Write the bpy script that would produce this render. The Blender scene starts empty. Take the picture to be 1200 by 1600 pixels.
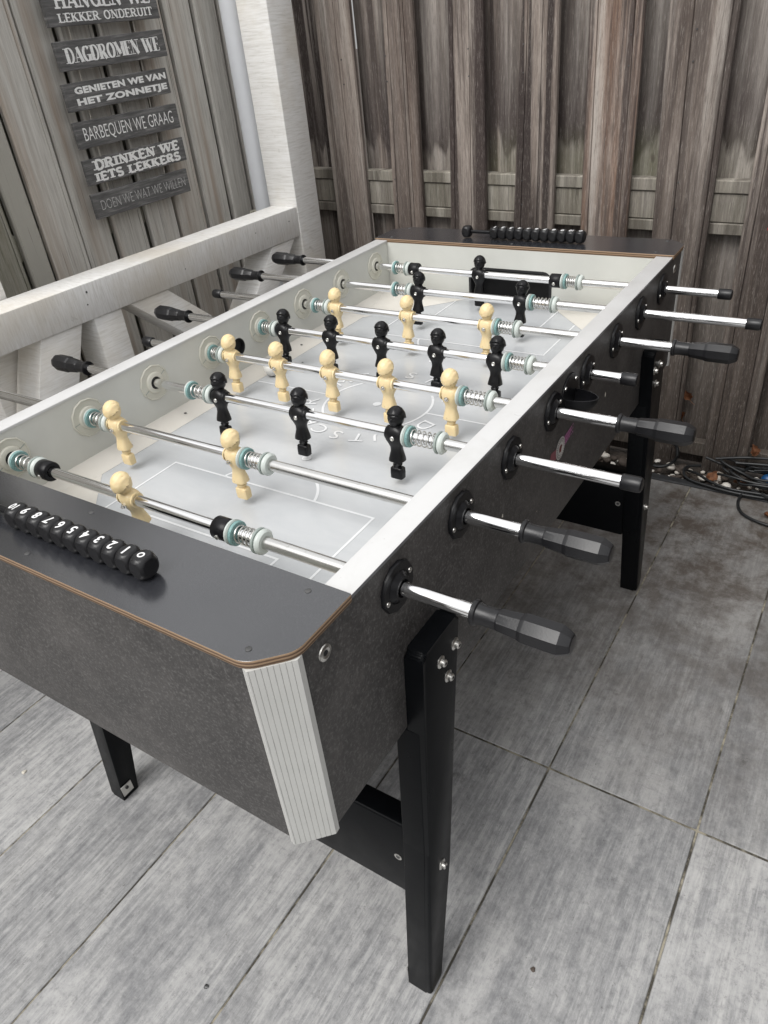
import bpy, bmesh, math, random
from mathutils import Vector, Matrix, noise
rnd = random.Random(7)
R = math.radians
S = bpy.context.scene
C = S.collection

# ------------------------------------------------------------------ camera
RZ = 0.81                       # height of the rod axes above the floor
cam_d = bpy.data.cameras.new('camera'); cam = bpy.data.objects.new('camera', cam_d); C.objects.link(cam)
cam.location = (0.7213, -0.4962, RZ + 0.5039)
cam.rotation_mode = 'XYZ'; cam.rotation_euler = (0.9792, 0.0929, 0.5628)
cam_d.sensor_fit = 'VERTICAL'; cam_d.sensor_height = 24.0; cam_d.lens = 1135.15 / 1600 * 24.0
cam_d.clip_start = 0.02; cam_d.clip_end = 200
S.camera = cam

# ------------------------------------------------------------------ world, sun, exposure
w = bpy.data.worlds.new('World'); S.world = w; w.use_nodes = True
nt = w.node_tree; nt.nodes.clear()
SUN_EL, SUN_AZ = R(56), R(192)          # azimuth measured from +Y towards +X
sky = nt.nodes.new('ShaderNodeTexSky'); sky.sky_type = 'NISHITA'; sky.sun_disc = False
sky.sun_elevation = SUN_EL; sky.sun_rotation = SUN_AZ
sky.air_density = 1.0; sky.dust_density = 4.0; sky.ozone_density = 1.0
hs = nt.nodes.new('ShaderNodeHueSaturation'); hs.inputs['Saturation'].default_value = 0.22
bg = nt.nodes.new('ShaderNodeBackground'); bg.inputs['Strength'].default_value = 0.15
wo = nt.nodes.new('ShaderNodeOutputWorld')
# overcast veil over the clear-sky model: luminance (1 + 2 sin elevation) / 3
tcw = nt.nodes.new('ShaderNodeTexCoord'); sxw = nt.nodes.new('ShaderNodeSeparateXYZ'); nt.links.new(tcw.outputs['Generated'], sxw.inputs[0])
mrw = nt.nodes.new('ShaderNodeMapRange'); mrw.inputs[1].default_value = 0.0; mrw.inputs[2].default_value = 1.0; mrw.inputs[3].default_value = 0.36; mrw.inputs[4].default_value = 1.0
nt.links.new(sxw.outputs[2], mrw.inputs[0])
nzw = nt.nodes.new('ShaderNodeTexNoise'); nzw.inputs['Scale'].default_value = 2.2; nzw.inputs['Detail'].default_value = 5; nt.links.new(tcw.outputs['Generated'], nzw.inputs['Vector'])
crw = nt.nodes.new('ShaderNodeMapRange'); crw.inputs[1].default_value = 0.3; crw.inputs[2].default_value = 0.7; crw.inputs[3].default_value = 0.82; crw.inputs[4].default_value = 1.18; nt.links.new(nzw.outputs['Fac'], crw.inputs[0])
mw = nt.nodes.new('ShaderNodeMath'); mw.operation = 'MULTIPLY'; nt.links.new(mrw.outputs[0], mw.inputs[0]); nt.links.new(crw.outputs[0], mw.inputs[1])
vm = nt.nodes.new('ShaderNodeVectorMath'); vm.operation = 'SCALE'; vm.inputs[0].default_value = (5.1, 5.1, 5.1); nt.links.new(mw.outputs[0], vm.inputs['Scale'])
mxw = nt.nodes.new('ShaderNodeMix'); mxw.data_type = 'RGBA'; mxw.inputs['Factor'].default_value = 0.8
nt.links.new(sky.outputs[0], hs.inputs['Color']); nt.links.new(hs.outputs[0], mxw.inputs[6]); nt.links.new(vm.outputs[0], mxw.inputs[7]); nt.links.new(mxw.outputs[2], bg.inputs['Color']); nt.links.new(bg.outputs[0], wo.inputs[0])
sl = bpy.data.lights.new('sun', 'SUN'); sl.energy = 1.25; sl.angle = R(34); sl.color = (1.0, 0.985, 0.96)
so = bpy.data.objects.new('sun', sl); C.objects.link(so)
d = Vector((math.sin(SUN_AZ) * math.cos(SUN_EL), math.cos(SUN_AZ) * math.cos(SUN_EL), math.sin(SUN_EL)))
so.rotation_euler = d.to_track_quat('Z', 'Y').to_euler(); so.location = (0, 3, 6)
S.view_settings.view_transform = 'Standard'; S.view_settings.look = 'None'
S.view_settings.gamma = 1.0; S.view_settings.use_curve_mapping = False
S.view_settings.exposure = 0.9
S.render.engine = 'CYCLES'

# ------------------------------------------------------------------ material helpers
class MT:
    """small node-building helper"""
    def __init__(s, name):
        s.m = bpy.data.materials.new(name); s.m.use_nodes = True
        s.t = s.m.node_tree; s.b = s.t.nodes['Principled BSDF']; s._tc = None
    def n(s, typ, **k):
        o = s.t.nodes.new(typ)
        for a, v in k.items(): setattr(o, a, v)
        return o
    def l(s, a, b): s.t.links.new(a, b)
    @property
    def tc(s):
        if s._tc is None: s._tc = s.n('ShaderNodeTexCoord')
        return s._tc
    def vec(s, scale=(1, 1, 1), rand=False, src='Object'):
        mp = s.n('ShaderNodeMapping'); mp.inputs['Scale'].default_value = scale
        s.l(s.tc.outputs[src], mp.inputs['Vector'])
        if rand:
            oi = s.n('ShaderNodeObjectInfo'); ml = s.n('ShaderNodeMath', operation='MULTIPLY'); ml.inputs[1].default_value = 37.0
            s.l(oi.outputs['Random'], ml.inputs[0]); s.l(ml.outputs[0], mp.inputs['Location'])
        return mp.outputs[0]
    def noise(s, scale, detail=4, rough=0.55, vs=(1, 1, 1), rand=False, dist=0.0, vec=None):
        o = s.n('ShaderNodeTexNoise'); o.inputs['Scale'].default_value = scale; o.inputs['Detail'].default_value = detail
        o.inputs['Roughness'].default_value = rough; o.inputs['Distortion'].default_value = dist
        s.l(vec if vec is not None else s.vec(vs, rand), o.inputs['Vector']); return o.outputs['Fac']
    def ramp(s, fac, stops, interp='LINEAR'):
        o = s.n('ShaderNodeValToRGB'); o.color_ramp.interpolation = interp
        e = o.color_ramp.elements
        while len(e) < len(stops): e.new(0.5)
        for i, (p, c) in enumerate(stops):
            e[i].position = p; e[i].color = (c, c, c, 1) if isinstance(c, (int, float)) else (*c, 1)
        s.l(fac, o.inputs[0]); return o.outputs[0]
    def mix(s, fac, a, b, mode='MIX'):
        o = s.n('ShaderNodeMix', data_type='RGBA', blend_type=mode)
        if isinstance(fac, (int, float)): o.inputs['Factor'].default_value = fac
        else: s.l(fac, o.inputs['Factor'])
        for v, k in ((a, 6), (b, 7)):
            if isinstance(v, tuple): o.inputs[k].default_value = (*v, 1)
            else: s.l(v, o.inputs[k])
        return o.outputs[2]
    def math(s, op, a, b=None, clamp=False):
        o = s.n('ShaderNodeMath', operation=op, use_clamp=clamp)
        for v, k in ((a, 0), (b, 1)):
            if v is None: continue
            if isinstance(v, (int, float)): o.inputs[k].default_value = v
            else: s.l(v, o.inputs[k])
        return o.outputs[0]
    def set(s, col=None, rough=None, metal=None, bump=None, bs=0.3, bd=0.002, **k):
        b = s.b
        for v, key in ((col, 'Base Color'), (rough, 'Roughness'), (metal, 'Metallic')):
            if v is None: continue
            if isinstance(v, tuple): b.inputs[key].default_value = (*v, 1)
            elif isinstance(v, (int, float)): b.inputs[key].default_value = v
            else: s.l(v, b.inputs[key])
        for key, v in k.items(): b.inputs[key.replace('_', ' ')].default_value = v
        if bump is not None:
            bp = s.n('ShaderNodeBump'); bp.inputs['Strength'].default_value = bs; bp.inputs['Distance'].default_value = bd
            s.l(bump, bp.inputs['Height']); s.l(bp.outputs[0], b.inputs['Normal'])
        return s.m

M = {}
def simple(name, col, rough, metal=0, var=0.12, scale=40, bump=0.15, bd=0.0006, **k):
    t = MT(name); f = t.noise(scale, 5)
    lo = tuple(c * (1 - var) for c in col); hi = tuple(min(1, c * (1 + var)) for c in col)
    c = t.ramp(f, [(0.3, lo), (0.7, hi)])
    r = t.ramp(t.noise(scale * 0.4, 3), [(0.3, rough * 0.85), (0.7, min(1, rough * 1.15))])
    M[name] = t.set(c, r, metal, bump=t.noise(scale * 8, 3), bs=bump, bd=bd, **k); return M[name]

# floor tile: wood-look porcelain
t = MT('tile_grey')
g1 = t.noise(2.2, 7, 0.66, (9, 0.55, 9), True, 0.0)       # broad grain bands along the plank
g2 = t.noise(12, 9, 0.8, (9, 0.6, 9), True, 0.0)          # fine grain lines
g3 = t.noise(2.0, 8, 0.72, (1.7, 0.8, 1), True, 0.15)     # cloudy worn patches
g4 = t.noise(3.4, 9, 0.75, (1.6, 0.9, 1), True, 0.1)
cr = t.noise(11, 8, 0.8, (1.2, 5.5, 1), True, 0.0)        # faint cross hatching of the print
iso = t.noise(42, 8, 0.85, (1.4, 1, 1), True, 0.0)
c = t.ramp(g1, [(0.36, (0.235, 0.238, 0.246)), (0.5, (0.325, 0.326, 0.33)), (0.64, (0.43, 0.427, 0.42))])
c = t.mix(0.55, c, t.ramp(g2, [(0.38, (0.16, 0.162, 0.168)), (0.5, (0.33, 0.33, 0.332)), (0.60, (0.54, 0.535, 0.525))]))
c = t.mix(t.ramp(g3, [(0.46, 0.0), (0.62, 0.6)]), c, (0.175, 0.178, 0.187))
c = t.mix(t.ramp(g4, [(0.50, 0.0), (0.63, 0.55)]), c, (0.54, 0.535, 0.525))
c = t.mix(t.ramp(iso, [(0.50, 0.0), (0.62, 0.28)]), c, (0.60, 0.595, 0.58))
c = t.mix(t.ramp(iso, [(0.38, 0.45), (0.47, 0.0)]), c, (0.13, 0.13, 0.135))
c = t.mix(t.ramp(cr, [(0.54, 0.0), (0.64, 0.22)]), c, (0.14, 0.14, 0.145))
# knots and dirt spots
sp = t.ramp(t.noise(5, 9, 0.78, (1.2, .8, 1), True, 0.2), [(0.61, 0.0), (0.70, 0.8)])
c = t.mix(sp, c, (0.07, 0.07, 0.072))
fs = t.ramp(t.noise(110, 4, 0.75, rand=True), [(0.64, 0.0), (0.72, 0.6)])
c = t.mix(fs, c, (0.08, 0.075, 0.065))
oi = t.n('ShaderNodeObjectInfo'); tv = t.ramp(oi.outputs['Random'], [(0.0, 0.80), (1.0, 0.90)]); c = t.mix(1.0, c, tv, 'MULTIPLY')
# muddy deposits (dirt washed onto the paving) over shade painted in towards the fence
sx = t.n('ShaderNodeSeparateXYZ'); t.l(t.tc.outputs['Object'], sx.inputs[0])
far = t.n('ShaderNodeMapRange'); far.inputs[1].default_value = 0.35; far.inputs[2].default_value = 1.3; t.l(sx.outputs[1], far.inputs[0])
mud = t.math('MULTIPLY', t.ramp(t.noise(6.5, 9, 0.78, rand=False, dist=0.15), [(0.42, 0.0), (0.58, 1.0)]), far.outputs[0], True)
c = t.mix(t.math('MULTIPLY', far.outputs[0], 0.58), c, (0.12, 0.112, 0.10))  # corner shade put into the tile colour, deepening with y
c = t.mix(t.math('MULTIPLY', mud, 0.85), c, (0.060, 0.045, 0.034))
M['tile_grey'] = t.set(c, t.ramp(g2, [(0.3, 0.42), (0.7, 0.62)]), bump=g2, bs=0.35, bd=0.0015)
# grout
t = MT('grout')
c = t.mix(t.ramp(t.noise(14, 5, 0.7), [(0.42, 0), (0.56, 1)]), (0.30, 0.275, 0.215), (0.055, 0.05, 0.04))
M['grout'] = t.set(c, 0.95, bump=t.noise(300, 4), bs=0.6, bd=0.002)

def fence_wood(name, lo, mid, hi, stain=False, across=True):
    t = MT(name)
    oi = t.n('ShaderNodeObjectInfo'); sc = t.n('ShaderNodeSeparateColor'); t.l(oi.outputs['Color'], sc.inputs[0])
    gr = t.noise(30, 9, 0.78, (4, 4, 0.2), True, 0.03)
    br = t.noise(7, 5, 0.6, (3, 3, 0.16), True, 0.08)
    c = t.ramp(gr, [(0.28, lo), (0.5, mid), (0.72, hi)])
    c = t.mix(t.ramp(br, [(0.50, 0.0), (0.58, 0.6)]), c, tuple(v * 0.6 for v in lo))
    c = t.mix(t.ramp(t.noise(5, 6, 0.6, (5, 5, 0.12), True, 0.06), [(0.50, 0.0), (0.60, 0.75)]), c, tuple(min(1, v * 1.15) for v in hi))
    # brown bare wood amount (object colour red)
    brown = t.math('MULTIPLY', t.ramp(t.noise(6, 5, 0.6, (3, 3, 0.14), True, 0.1), [(0.36, 0.15), (0.56, 1.0)]), sc.outputs[0], True)
    c = t.mix(brown, c, t.ramp(gr, [(0.3, (0.075, 0.042, 0.030)), (0.7, (0.29, 0.18, 0.125))]))
    # dark weather streaks (object colour green)
    dk = t.math('MULTIPLY', t.ramp(t.noise(4, 6, 0.62, (5, 5, 0.13), True, 0.1), [(0.47, 0.0), (0.56, 1.6)]), sc.outputs[1], True)
    c = t.mix(dk, c, (0.045, 0.032, 0.029))
    sx = t.n('ShaderNodeSeparateXYZ'); t.l(t.tc.outputs['Object'], sx.inputs[0])
    if stain:
        # run-off stain on the set-back boards: dark rounded tongues that end above the rail
        nz = t.noise(16, 1.2, 0.4, (1.25, 1.25, 0.12), True)
        zz = t.math('SUBTRACT', sx.outputs[2], t.math('ADD', t.math('MULTIPLY', nz, 0.30), 0.815))
        st = t.ramp(t.math('ADD', t.math('MULTIPLY', zz, 1.6), 0.1, True), [(0.08, 0.0), (0.12, 1.0), (0.30, 0.8), (0.75, 0.0)])
        c = t.mix(t.math('MULTIPLY', st, t.ramp(t.noise(9, 4, 0.6, (4, 4, 0.2), True), [(0.3, 0.35), (0.6, 1.0)])), c, (0.045, 0.032, 0.030))
        gz = t.ramp(t.math('ABSOLUTE', t.math('SUBTRACT', sx.outputs[2], 0.9)), [(0.02, 0.35), (0.12, 0.0)])
        c = t.mix(t.math('MULTIPLY', gz, sc.outputs[2]), c, (0.16, 0.185, 0.07))
    else:
        c = t.mix(t.math('MULTIPLY', t.ramp(t.noise(7, 4), [(0.4, 0.2), (0.65, 0.9)]), sc.outputs[2]), c, (0.15, 0.18, 0.06))
    pv = t.ramp(oi.outputs['Random'], [(0.0, 0.80), (1.0, 1.12)]); c = t.mix(1.0, c, pv, 'MULTIPLY')
    # shade painted into the wood: darker and browner near the soil
    zb = t.ramp(sx.outputs[2], [(0.02, 0.95), (0.6, 0.6), (0.95, 0.0)])
    c = t.mix(zb, c, t.ramp(gr, [(0.35, (0.024, 0.018, 0.014)), (0.7, (0.070, 0.053, 0.042))]))
    fg = t.noise(90, 6, 0.75, (5, 5, 0.35), True, 0.0)
    c = t.mix(t.ramp(fg, [(0.36, 0.55), (0.48, 0.0)]), c, tuple(v * 0.5 for v in lo))
    c = t.mix(t.ramp(fg, [(0.54, 0.0), (0.68, 0.35)]), c, tuple(min(1, v * 1.25) for v in hi))
    kn = t.ramp(t.noise(5.5, 3, 0.6, (1.3, 1.3, 0.6), True, 0.1), [(0.69, 0.0), (0.73, 0.85)])
    c = t.mix(kn, c, (0.05, 0.035, 0.028))
    # fine cracks and nail-size specks
    ck = t.ramp(t.noise(60, 4, 0.6, (6, 6, 0.09), True), [(0.30, 0.75), (0.37, 0.0)])
    c = t.mix(ck, c, (0.03, 0.025, 0.022))
    M[name] = t.set(c, 0.85, bump=gr, bs=0.55, bd=0.003); return M[name]
fence_wood('fence_wood', (0.150, 0.122, 0.106), (0.29, 0.252, 0.224), (0.47, 0.43, 0.39))
fence_wood('fence_wood_back', (0.185, 0.163, 0.145), (0.29, 0.262, 0.236), (0.42, 0.39, 0.36), stain=True)
fence_wood('fence_batten', (0.21, 0.193, 0.165), (0.31, 0.288, 0.247), (0.42, 0.395, 0.35))
# left fence (greyer, paler)
t = MT('fence_grey')
gr = t.noise(26, 9, 0.76, (4, 4, 0.2), True, 0.03)
c = t.ramp(gr, [(0.28, (0.38, 0.36, 0.325)), (0.5, (0.56, 0.54, 0.50)), (0.72, (0.70, 0.68, 0.64))])
c = t.mix(t.ramp(t.noise(5, 6, 0.62, (4, 4, 0.14), True, 0.1), [(0.5, 0.0), (0.7, 0.6)]), c, (0.33, 0.235, 0.165))
oi = t.n('ShaderNodeObjectInfo'); sc = t.n('ShaderNodeSeparateColor'); t.l(oi.outputs['Color'], sc.inputs[0])
c = t.mix(t.math('MULTIPLY', t.ramp(gr, [(0.35, 0.3), (0.6, 0.9)]), sc.outputs[2]), c, (0.13, 0.125, 0.075))
c = t.mix(t.ramp(t.noise(45, 4, 0.6, (6, 6, 0.09), True), [(0.31, 0.7), (0.38, 0.0)]), c, (0.05, 0.042, 0.035))
M['fence_grey'] = t.set(c, 0.85, bump=gr, bs=0.5, bd=0.003)
# white rough-sawn timber
def white_timber(name, sv):
    t = MT(name)
    saw = t.noise(105, 5, 0.65, sv, False, 0.15)
    c = t.ramp(saw, [(0.32, (0.68, 0.665, 0.63)), (0.5, (0.81, 0.80, 0.775)), (0.68, (0.88, 0.875, 0.86))])
    c = t.mix(t.ramp(t.noise(3.5, 5, 0.6), [(0.48, 0.0), (0.68, 0.6)]), c, (0.66, 0.60, 0.50))
    c = t.mix(t.ramp(t.noise(24, 6, 0.7, dist=0.6), [(0.64, 0.0), (0.72, 0.55)]), c, (0.40, 0.37, 0.32))
    c = t.mix(t.ramp(t.noise(110, 3, 0.7), [(0.70, 0.0), (0.78, 0.6)]), c, (0.25, 0.22, 0.18))
    M[name] = t.set(c, 0.75, bump=saw, bs=0.5, bd=0.0018)
white_timber('white_timber', (0.14, 0.14, 2.0))
white_timber('white_timber_rail', (0.3, 1.9, 0.16))
simple('pipe_white', (0.66, 0.68, 0.71), 0.35, var=0.05, scale=8)
simple('pipe_clip', (0.42, 0.40, 0.33), 0.6)
# sign boards
t = MT('sign_board')
g = t.noise(30, 6, 0.7, (1, 0.35, 4), True, 0.3)
c = t.ramp(g, [(0.3, (0.06, 0.06, 0.06)), (0.52, (0.125, 0.123, 0.122)), (0.72, (0.28, 0.275, 0.27))])
M['sign_board'] = t.set(c, 0.8, bump=g, bs=0.4, bd=0.001)
t = MT('sign_paint')
f = t.ramp(t.noise(260, 5, 0.7), [(0.34, (0.38, 0.38, 0.38)), (0.42, (0.88, 0.88, 0.87))])
M['sign_paint'] = t.set(f, 0.8)
t = MT('sign_paint_faint')
f = t.ramp(t.noise(260, 5, 0.7), [(0.36, (0.20, 0.20, 0.20)), (0.48, (0.56, 0.56, 0.55))])
M['sign_paint_faint'] = t.set(f, 0.85)
simple('twine', (0.48, 0.45, 0.40), 0.9, scale=400)
# table: slate laminate
t = MT('slate_laminate')
b0 = t.noise(4.5, 6, 0.6, (1, 1, 1), False, 0.5)
c = t.ramp(b0, [(0.3, (0.026, 0.0243, 0.0235)), (0.7, (0.056, 0.0525, 0.0505))])
c = t.mix(t.ramp(t.noise(46, 9, 0.8, dist=0.3), [(0.50, 0.0), (0.66, 0.42)]), c, (0.10, 0.094, 0.09))
c = t.mix(t.ramp(t.noise(6, 6, 0.7, (1, 1, 1), False, 0.8), [(0.50, 0.0), (0.68, 0.5)]), c, (0.105, 0.098, 0.093))
fn = t.noise(240, 4, 0.75)
c = t.mix(t.ramp(fn, [(0.5, 0.0), (0.68, 0.5)]), c, (0.17, 0.165, 0.16))
# short pale scratches, two directions
for rot, ss in ((0.5, (30, 30, 240)), (-0.35, (260, 260, 36))):
    mp = t.n('ShaderNodeMapping'); mp.inputs['Rotation'].default_value = (rot, rot * 0.6, 0.3); mp.inputs['Scale'].default_value = ss
    t.l(t.tc.outputs['Object'], mp.inputs[0])
    s_ = t.ramp(t.noise(1.0, 5, 0.65, vec=mp.outputs[0], dist=0.6), [(0.60, 0.0), (0.72, 0.42)])
    c = t.mix(t.math('MULTIPLY', s_, t.ramp(t.noise(9, 3), [(0.44, 0.0), (0.64, 1.0)])), c, (0.20, 0.195, 0.19))
M['slate_laminate'] = t.set(c, 0.52, bump=fn, bs=0.25, bd=0.0008)
# cap: film-faced plywood
t = MT('film_black')
c = t.ramp(t.noise(7, 4), [(0.3, (0.018, 0.019, 0.023)), (0.7, (0.027, 0.028, 0.032))])
c = t.mix(t.ramp(t.noise(520, 2, 0.6), [(0.55, 0.0), (0.72, 0.25)]), c, (0.10, 0.10, 0.11))
M['film_black'] = t.set(c, 0.22, bump=t.noise(420, 2), bs=0.2, bd=0.0004, Specular_IOR_Level=1.0, Coat_Weight=0.6, Coat_Roughness=0.18)
t = MT('ply_edge')
wv = t.n('ShaderNodeTexWave', wave_type='BANDS', bands_direction='Z'); wv.inputs['Scale'].default_value = 78; wv.inputs['Distortion'].default_value = 0.8
t.l(t.tc.outputs['Object'], wv.inputs[0])
c = t.ramp(wv.outputs[1], [(0.35, (0.10, 0.06, 0.036)), (0.62, (0.29, 0.195, 0.12))])
M['ply_edge'] = t.set(c, 0.8, bump=wv.outputs[1], bs=0.4, bd=0.0005)
t = MT('rim_white')
c = t.mix(t.ramp(t.noise(9, 7, 0.7, dist=.6), [(0.45, 0.0), (0.7, 0.5)]), (0.53, 0.53, 0.527), (0.44, 0.435, 0.42))
c = t.mix(t.ramp(t.noise(170, 4, 0.75), [(0.68, 0.0), (0.74, 0.5)]), c, (0.25, 0.24, 0.22))
M['rim_white'] = t.set(c, t.ramp(t.noise(14, 5), [(0.3, 0.26), (0.7, 0.48)]), bump=t.noise(120, 3), bs=0.08, bd=0.0005)
simple('rim_edge', (0.13, 0.13, 0.135), 0.4)
simple('wall_white', (0.56, 0.565, 0.53), 0.45, var=0.05, scale=12)
# playfield
t = MT('playfield_grey')
f = t.noise(6, 6, 0.65, (1, 2.5, 1), False, 0.4)
c = t.ramp(f, [(0.3, (0.415, 0.43, 0.445)), (0.7, (0.50, 0.512, 0.522))])
M['playfield_grey'] = t.set(c, 0.20, bump=t.noise(180, 2), bs=0.06, bd=0.0004)
simple('print_white', (0.68, 0.69, 0.70), 0.3, var=0.03)
t = MT('strip_cream')
c = t.mix(t.ramp(t.noise(5, 6, 0.65), [(0.4, 0.0), (0.7, 0.5)]), (0.62, 0.595, 0.55), (0.53, 0.50, 0.44))
M['strip_cream'] = t.set(c, 0.42, bump=t.noise(150, 2), bs=0.05)
simple('alu_trim', (0.50, 0.50, 0.48), 0.42, 0.0, var=0.05, scale=10)
simple('trim_groove', (0.43, 0.43, 0.41), 0.6)
# metals
t = MT('chrome')
f = t.noise(30, 4, 0.6, (0.5, 14, 14))
M['chrome'] = t.set(t.ramp(f, [(0.3, (0.80, 0.80, 0.805)), (0.7, (0.92, 0.92, 0.92))]), t.ramp(f, [(0.3, 0.06), (0.7, 0.14)]), 1.0, bump=t.noise(60, 3, 0.6, (0.25, 12, 12)), bs=0.05, bd=0.0003)
t = MT('steel_dull')
f = t.noise(30, 5, 0.65, (0.5, 10, 10))
c = t.ramp(f, [(0.3, (0.55, 0.545, 0.53)), (0.7, (0.76, 0.755, 0.74))])
c = t.mix(t.ramp(t.noise(60, 5, 0.7), [(0.6, 0), (0.75, 0.6)]), c, (0.28, 0.25, 0.21))
M['steel_dull'] = t.set(c, 0.24, 1.0, bump=t.noise(60, 3, 0.6, (0.25, 12, 12)), bs=0.2, bd=0.0004)
simple('bolt_steel', (0.62, 0.61, 0.58), 0.3, 1.0)
simple('screw_dark', (0.10, 0.10, 0.10), 0.5, 0.6)
# plastics
simple('plastic_black', (0.006, 0.006, 0.0072), 0.34, bump=0.2, Specular_IOR_Level=0.22)
simple('plastic_grip', (0.008, 0.008, 0.0092), 0.34, bump=0.2, scale=60, Specular_IOR_Level=0.42)
simple('player_black', (0.005, 0.005, 0.006), 0.32, bump=0.1, Specular_IOR_Level=0.3)
t = MT('player_cream')
f = t.noise(60, 4)
c = t.ramp(f, [(0.3, (0.69, 0.54, 0.295)), (0.7, (0.75, 0.605, 0.36))])
c = t.mix(t.ramp(t.noise(170, 3, 0.7), [(0.66, 0.0), (0.74, 0.5)]), c, (0.35, 0.24, 0.14))
M['player_cream'] = t.set(c, 0.42, Subsurface_Weight=0.08, Subsurface_Radius=(0.01, 0.006, 0.003), Subsurface_Scale=0.4)
simple('rubber_white', (0.50, 0.54, 0.515), 0.35, var=0.06)
t = MT('rubber_teal')
c = t.mix(t.ramp(t.noise(500, 3, 0.7), [(0.52, 0.0), (0.62, 0.7)]), (0.19, 0.33, 0.32), (0.06, 0.12, 0.12))
M['rubber_teal'] = t.set(c, 0.4)
simple('rubber_grey', (0.27, 0.31, 0.29), 0.5)
simple('flange_white', (0.57, 0.56, 0.49), 0.42, var=0.04)
simple('hole_dark', (0.01, 0.01, 0.011), 0.6)
simple('leg_black', (0.0035, 0.004, 0.0048), 0.32, bump=0.1, scale=60, Specular_IOR_Level=0.09)
simple('digit_white', (0.75, 0.75, 0.75), 0.5, var=0.03)
simple('sticker_grey', (0.52, 0.51, 0.49), 0.5)
simple('sticker_dark', (0.06, 0.05, 0.05), 0.5)
simple('sticker_pink', (0.26, 0.085, 0.19), 0.5)
simple('sticker_red', (0.22, 0.07, 0.085), 0.5)
simple('sticker_brown', (0.14, 0.03, 0.025), 0.5)
simple('ball_white', (0.68, 0.67, 0.64), 0.35)
# ground by the fence
t = MT('soil'); M['soil'] = t.set(t.ramp(t.noise(40, 6, 0.7), [(0.3, (0.018, 0.014, 0.011)), (0.7, (0.06, 0.045, 0.034))]), 0.95, bump=t.noise(60, 6), bs=0.9, bd=0.01)
simple('kerb_dark', (0.022, 0.023, 0.025), 0.7)
t = MT('pebble'); oi = t.n('ShaderNodeObjectInfo')
M['pebble'] = t.set(t.ramp(t.noise(14, 2), [(0.35, (0.50, 0.46, 0.40)), (0.65, (0.74, 0.71, 0.66))]), 0.6)
t = MT('dead_leaf'); f = t.noise(60, 4)
M['dead_leaf'] = t.set(t.ramp(f, [(0.3, (0.16, 0.06, 0.028)), (0.7, (0.42, 0.20, 0.10))]), 0.6)
simple('cable_black', (0.012, 0.013, 0.014), 0.42)
simple('ball_blue', (0.008, 0.06, 0.17), 0.4)
simple('red_plastic', (0.5, 0.02, 0.03), 0.4)
simple('chip_white', (0.55, 0.52, 0.45), 0.8)

# ------------------------------------------------------------------ object helpers
def link(name, me, mats=None, parent=None, loc=None, kind=None, label=None):
    o = bpy.data.objects.new(name, me); C.objects.link(o)
    if mats:
        for m_ in (mats if isinstance(mats, (list, tuple)) else [mats]): me.materials.append(M[m_])
    if parent is not None: o.parent = parent
    if loc is not None: o.location = loc
    if kind: o['kind'] = kind
    if label: o['label'] = label
    return o
def thing(name, label, cat, loc=(0, 0, 0), group=None):
    o = bpy.data.objects.new(name, None); C.objects.link(o); o.location = loc
    o.empty_display_size = 0.05
    o['label'] = label; o['category'] = cat
    if group: o['group'] = group
    return o
def tag(o, label, cat, group=None):
    o['label'] = label; o['category'] = cat
    if group: o['group'] = group
    return o
def fin(bm, name='m', smooth=None):
    me = bpy.data.meshes.new(name)
    bmesh.ops.recalc_face_normals(bm, faces=bm.faces)
    bm.to_mesh(me); bm.free()
    if smooth is not None:
        for p in me.polygons: p.use_smooth = True
        me.set_sharp_from_angle(angle=R(smooth))
    return me
def add_box(bm, x0, x1, y0, y1, z0, z1, mat=0, bev=0.0, seg=1):
    vs = [bm.verts.new(p) for p in ((x0,y0,z0),(x1,y0,z0),(x1,y1,z0),(x0,y1,z0),(x0,y0,z1),(x1,y0,z1),(x1,y1,z1),(x0,y1,z1))]
    fs = [bm.faces.new([vs[i] for i in q]) for q in ((3,2,1,0),(4,5,6,7),(0,1,5,4),(1,2,6,5),(2,3,7,6),(3,0,4,7))]
    for f in fs: f.material_index = mat
    if bev:
        es = list({e for f in fs for e in f.edges})
        r = bmesh.ops.bevel(bm, geom=es, offset=bev, segments=seg, profile=0.5, affect='EDGES')
        for f in r['faces']: f.material_index = mat
    return vs
def box(name, x0, x1, y0, y1, z0, z1, m, parent=None, bev=0.001, seg=1, **k):
    bm = bmesh.new(); add_box(bm, x0, x1, y0, y1, z0, z1, 0, bev, seg)
    return link(name, fin(bm, name, 40), m, parent, **k)
def add_prism(bm, pts, axis, a0, a1, mat=0, bev=0.0, seg=2):
    """polygon pts (2D) extruded along axis from a0 to a1"""
    def P(p, a):
        return {'X': (a, p[0], p[1]), 'Y': (p[0], a, p[1]), 'Z': (p[0], p[1], a)}[axis]
    lo = [bm.verts.new(P(p, a0)) for p in pts]; hi = [bm.verts.new(P(p, a1)) for p in pts]
    n = len(pts); fs = [bm.faces.new(lo[::-1]), bm.faces.new(hi)]
    for i in range(n): fs.append(bm.faces.new((lo[i], lo[(i+1) % n], hi[(i+1) % n], hi[i])))
    for f in fs: f.material_index = mat
    if bev:
        es = list({e for f in fs for e in f.edges})
        r = bmesh.ops.bevel(bm, geom=es, offset=bev, segments=seg, profile=0.5, affect='EDGES')
        for f in r['faces']: f.material_index = mat
    return fs
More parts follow.
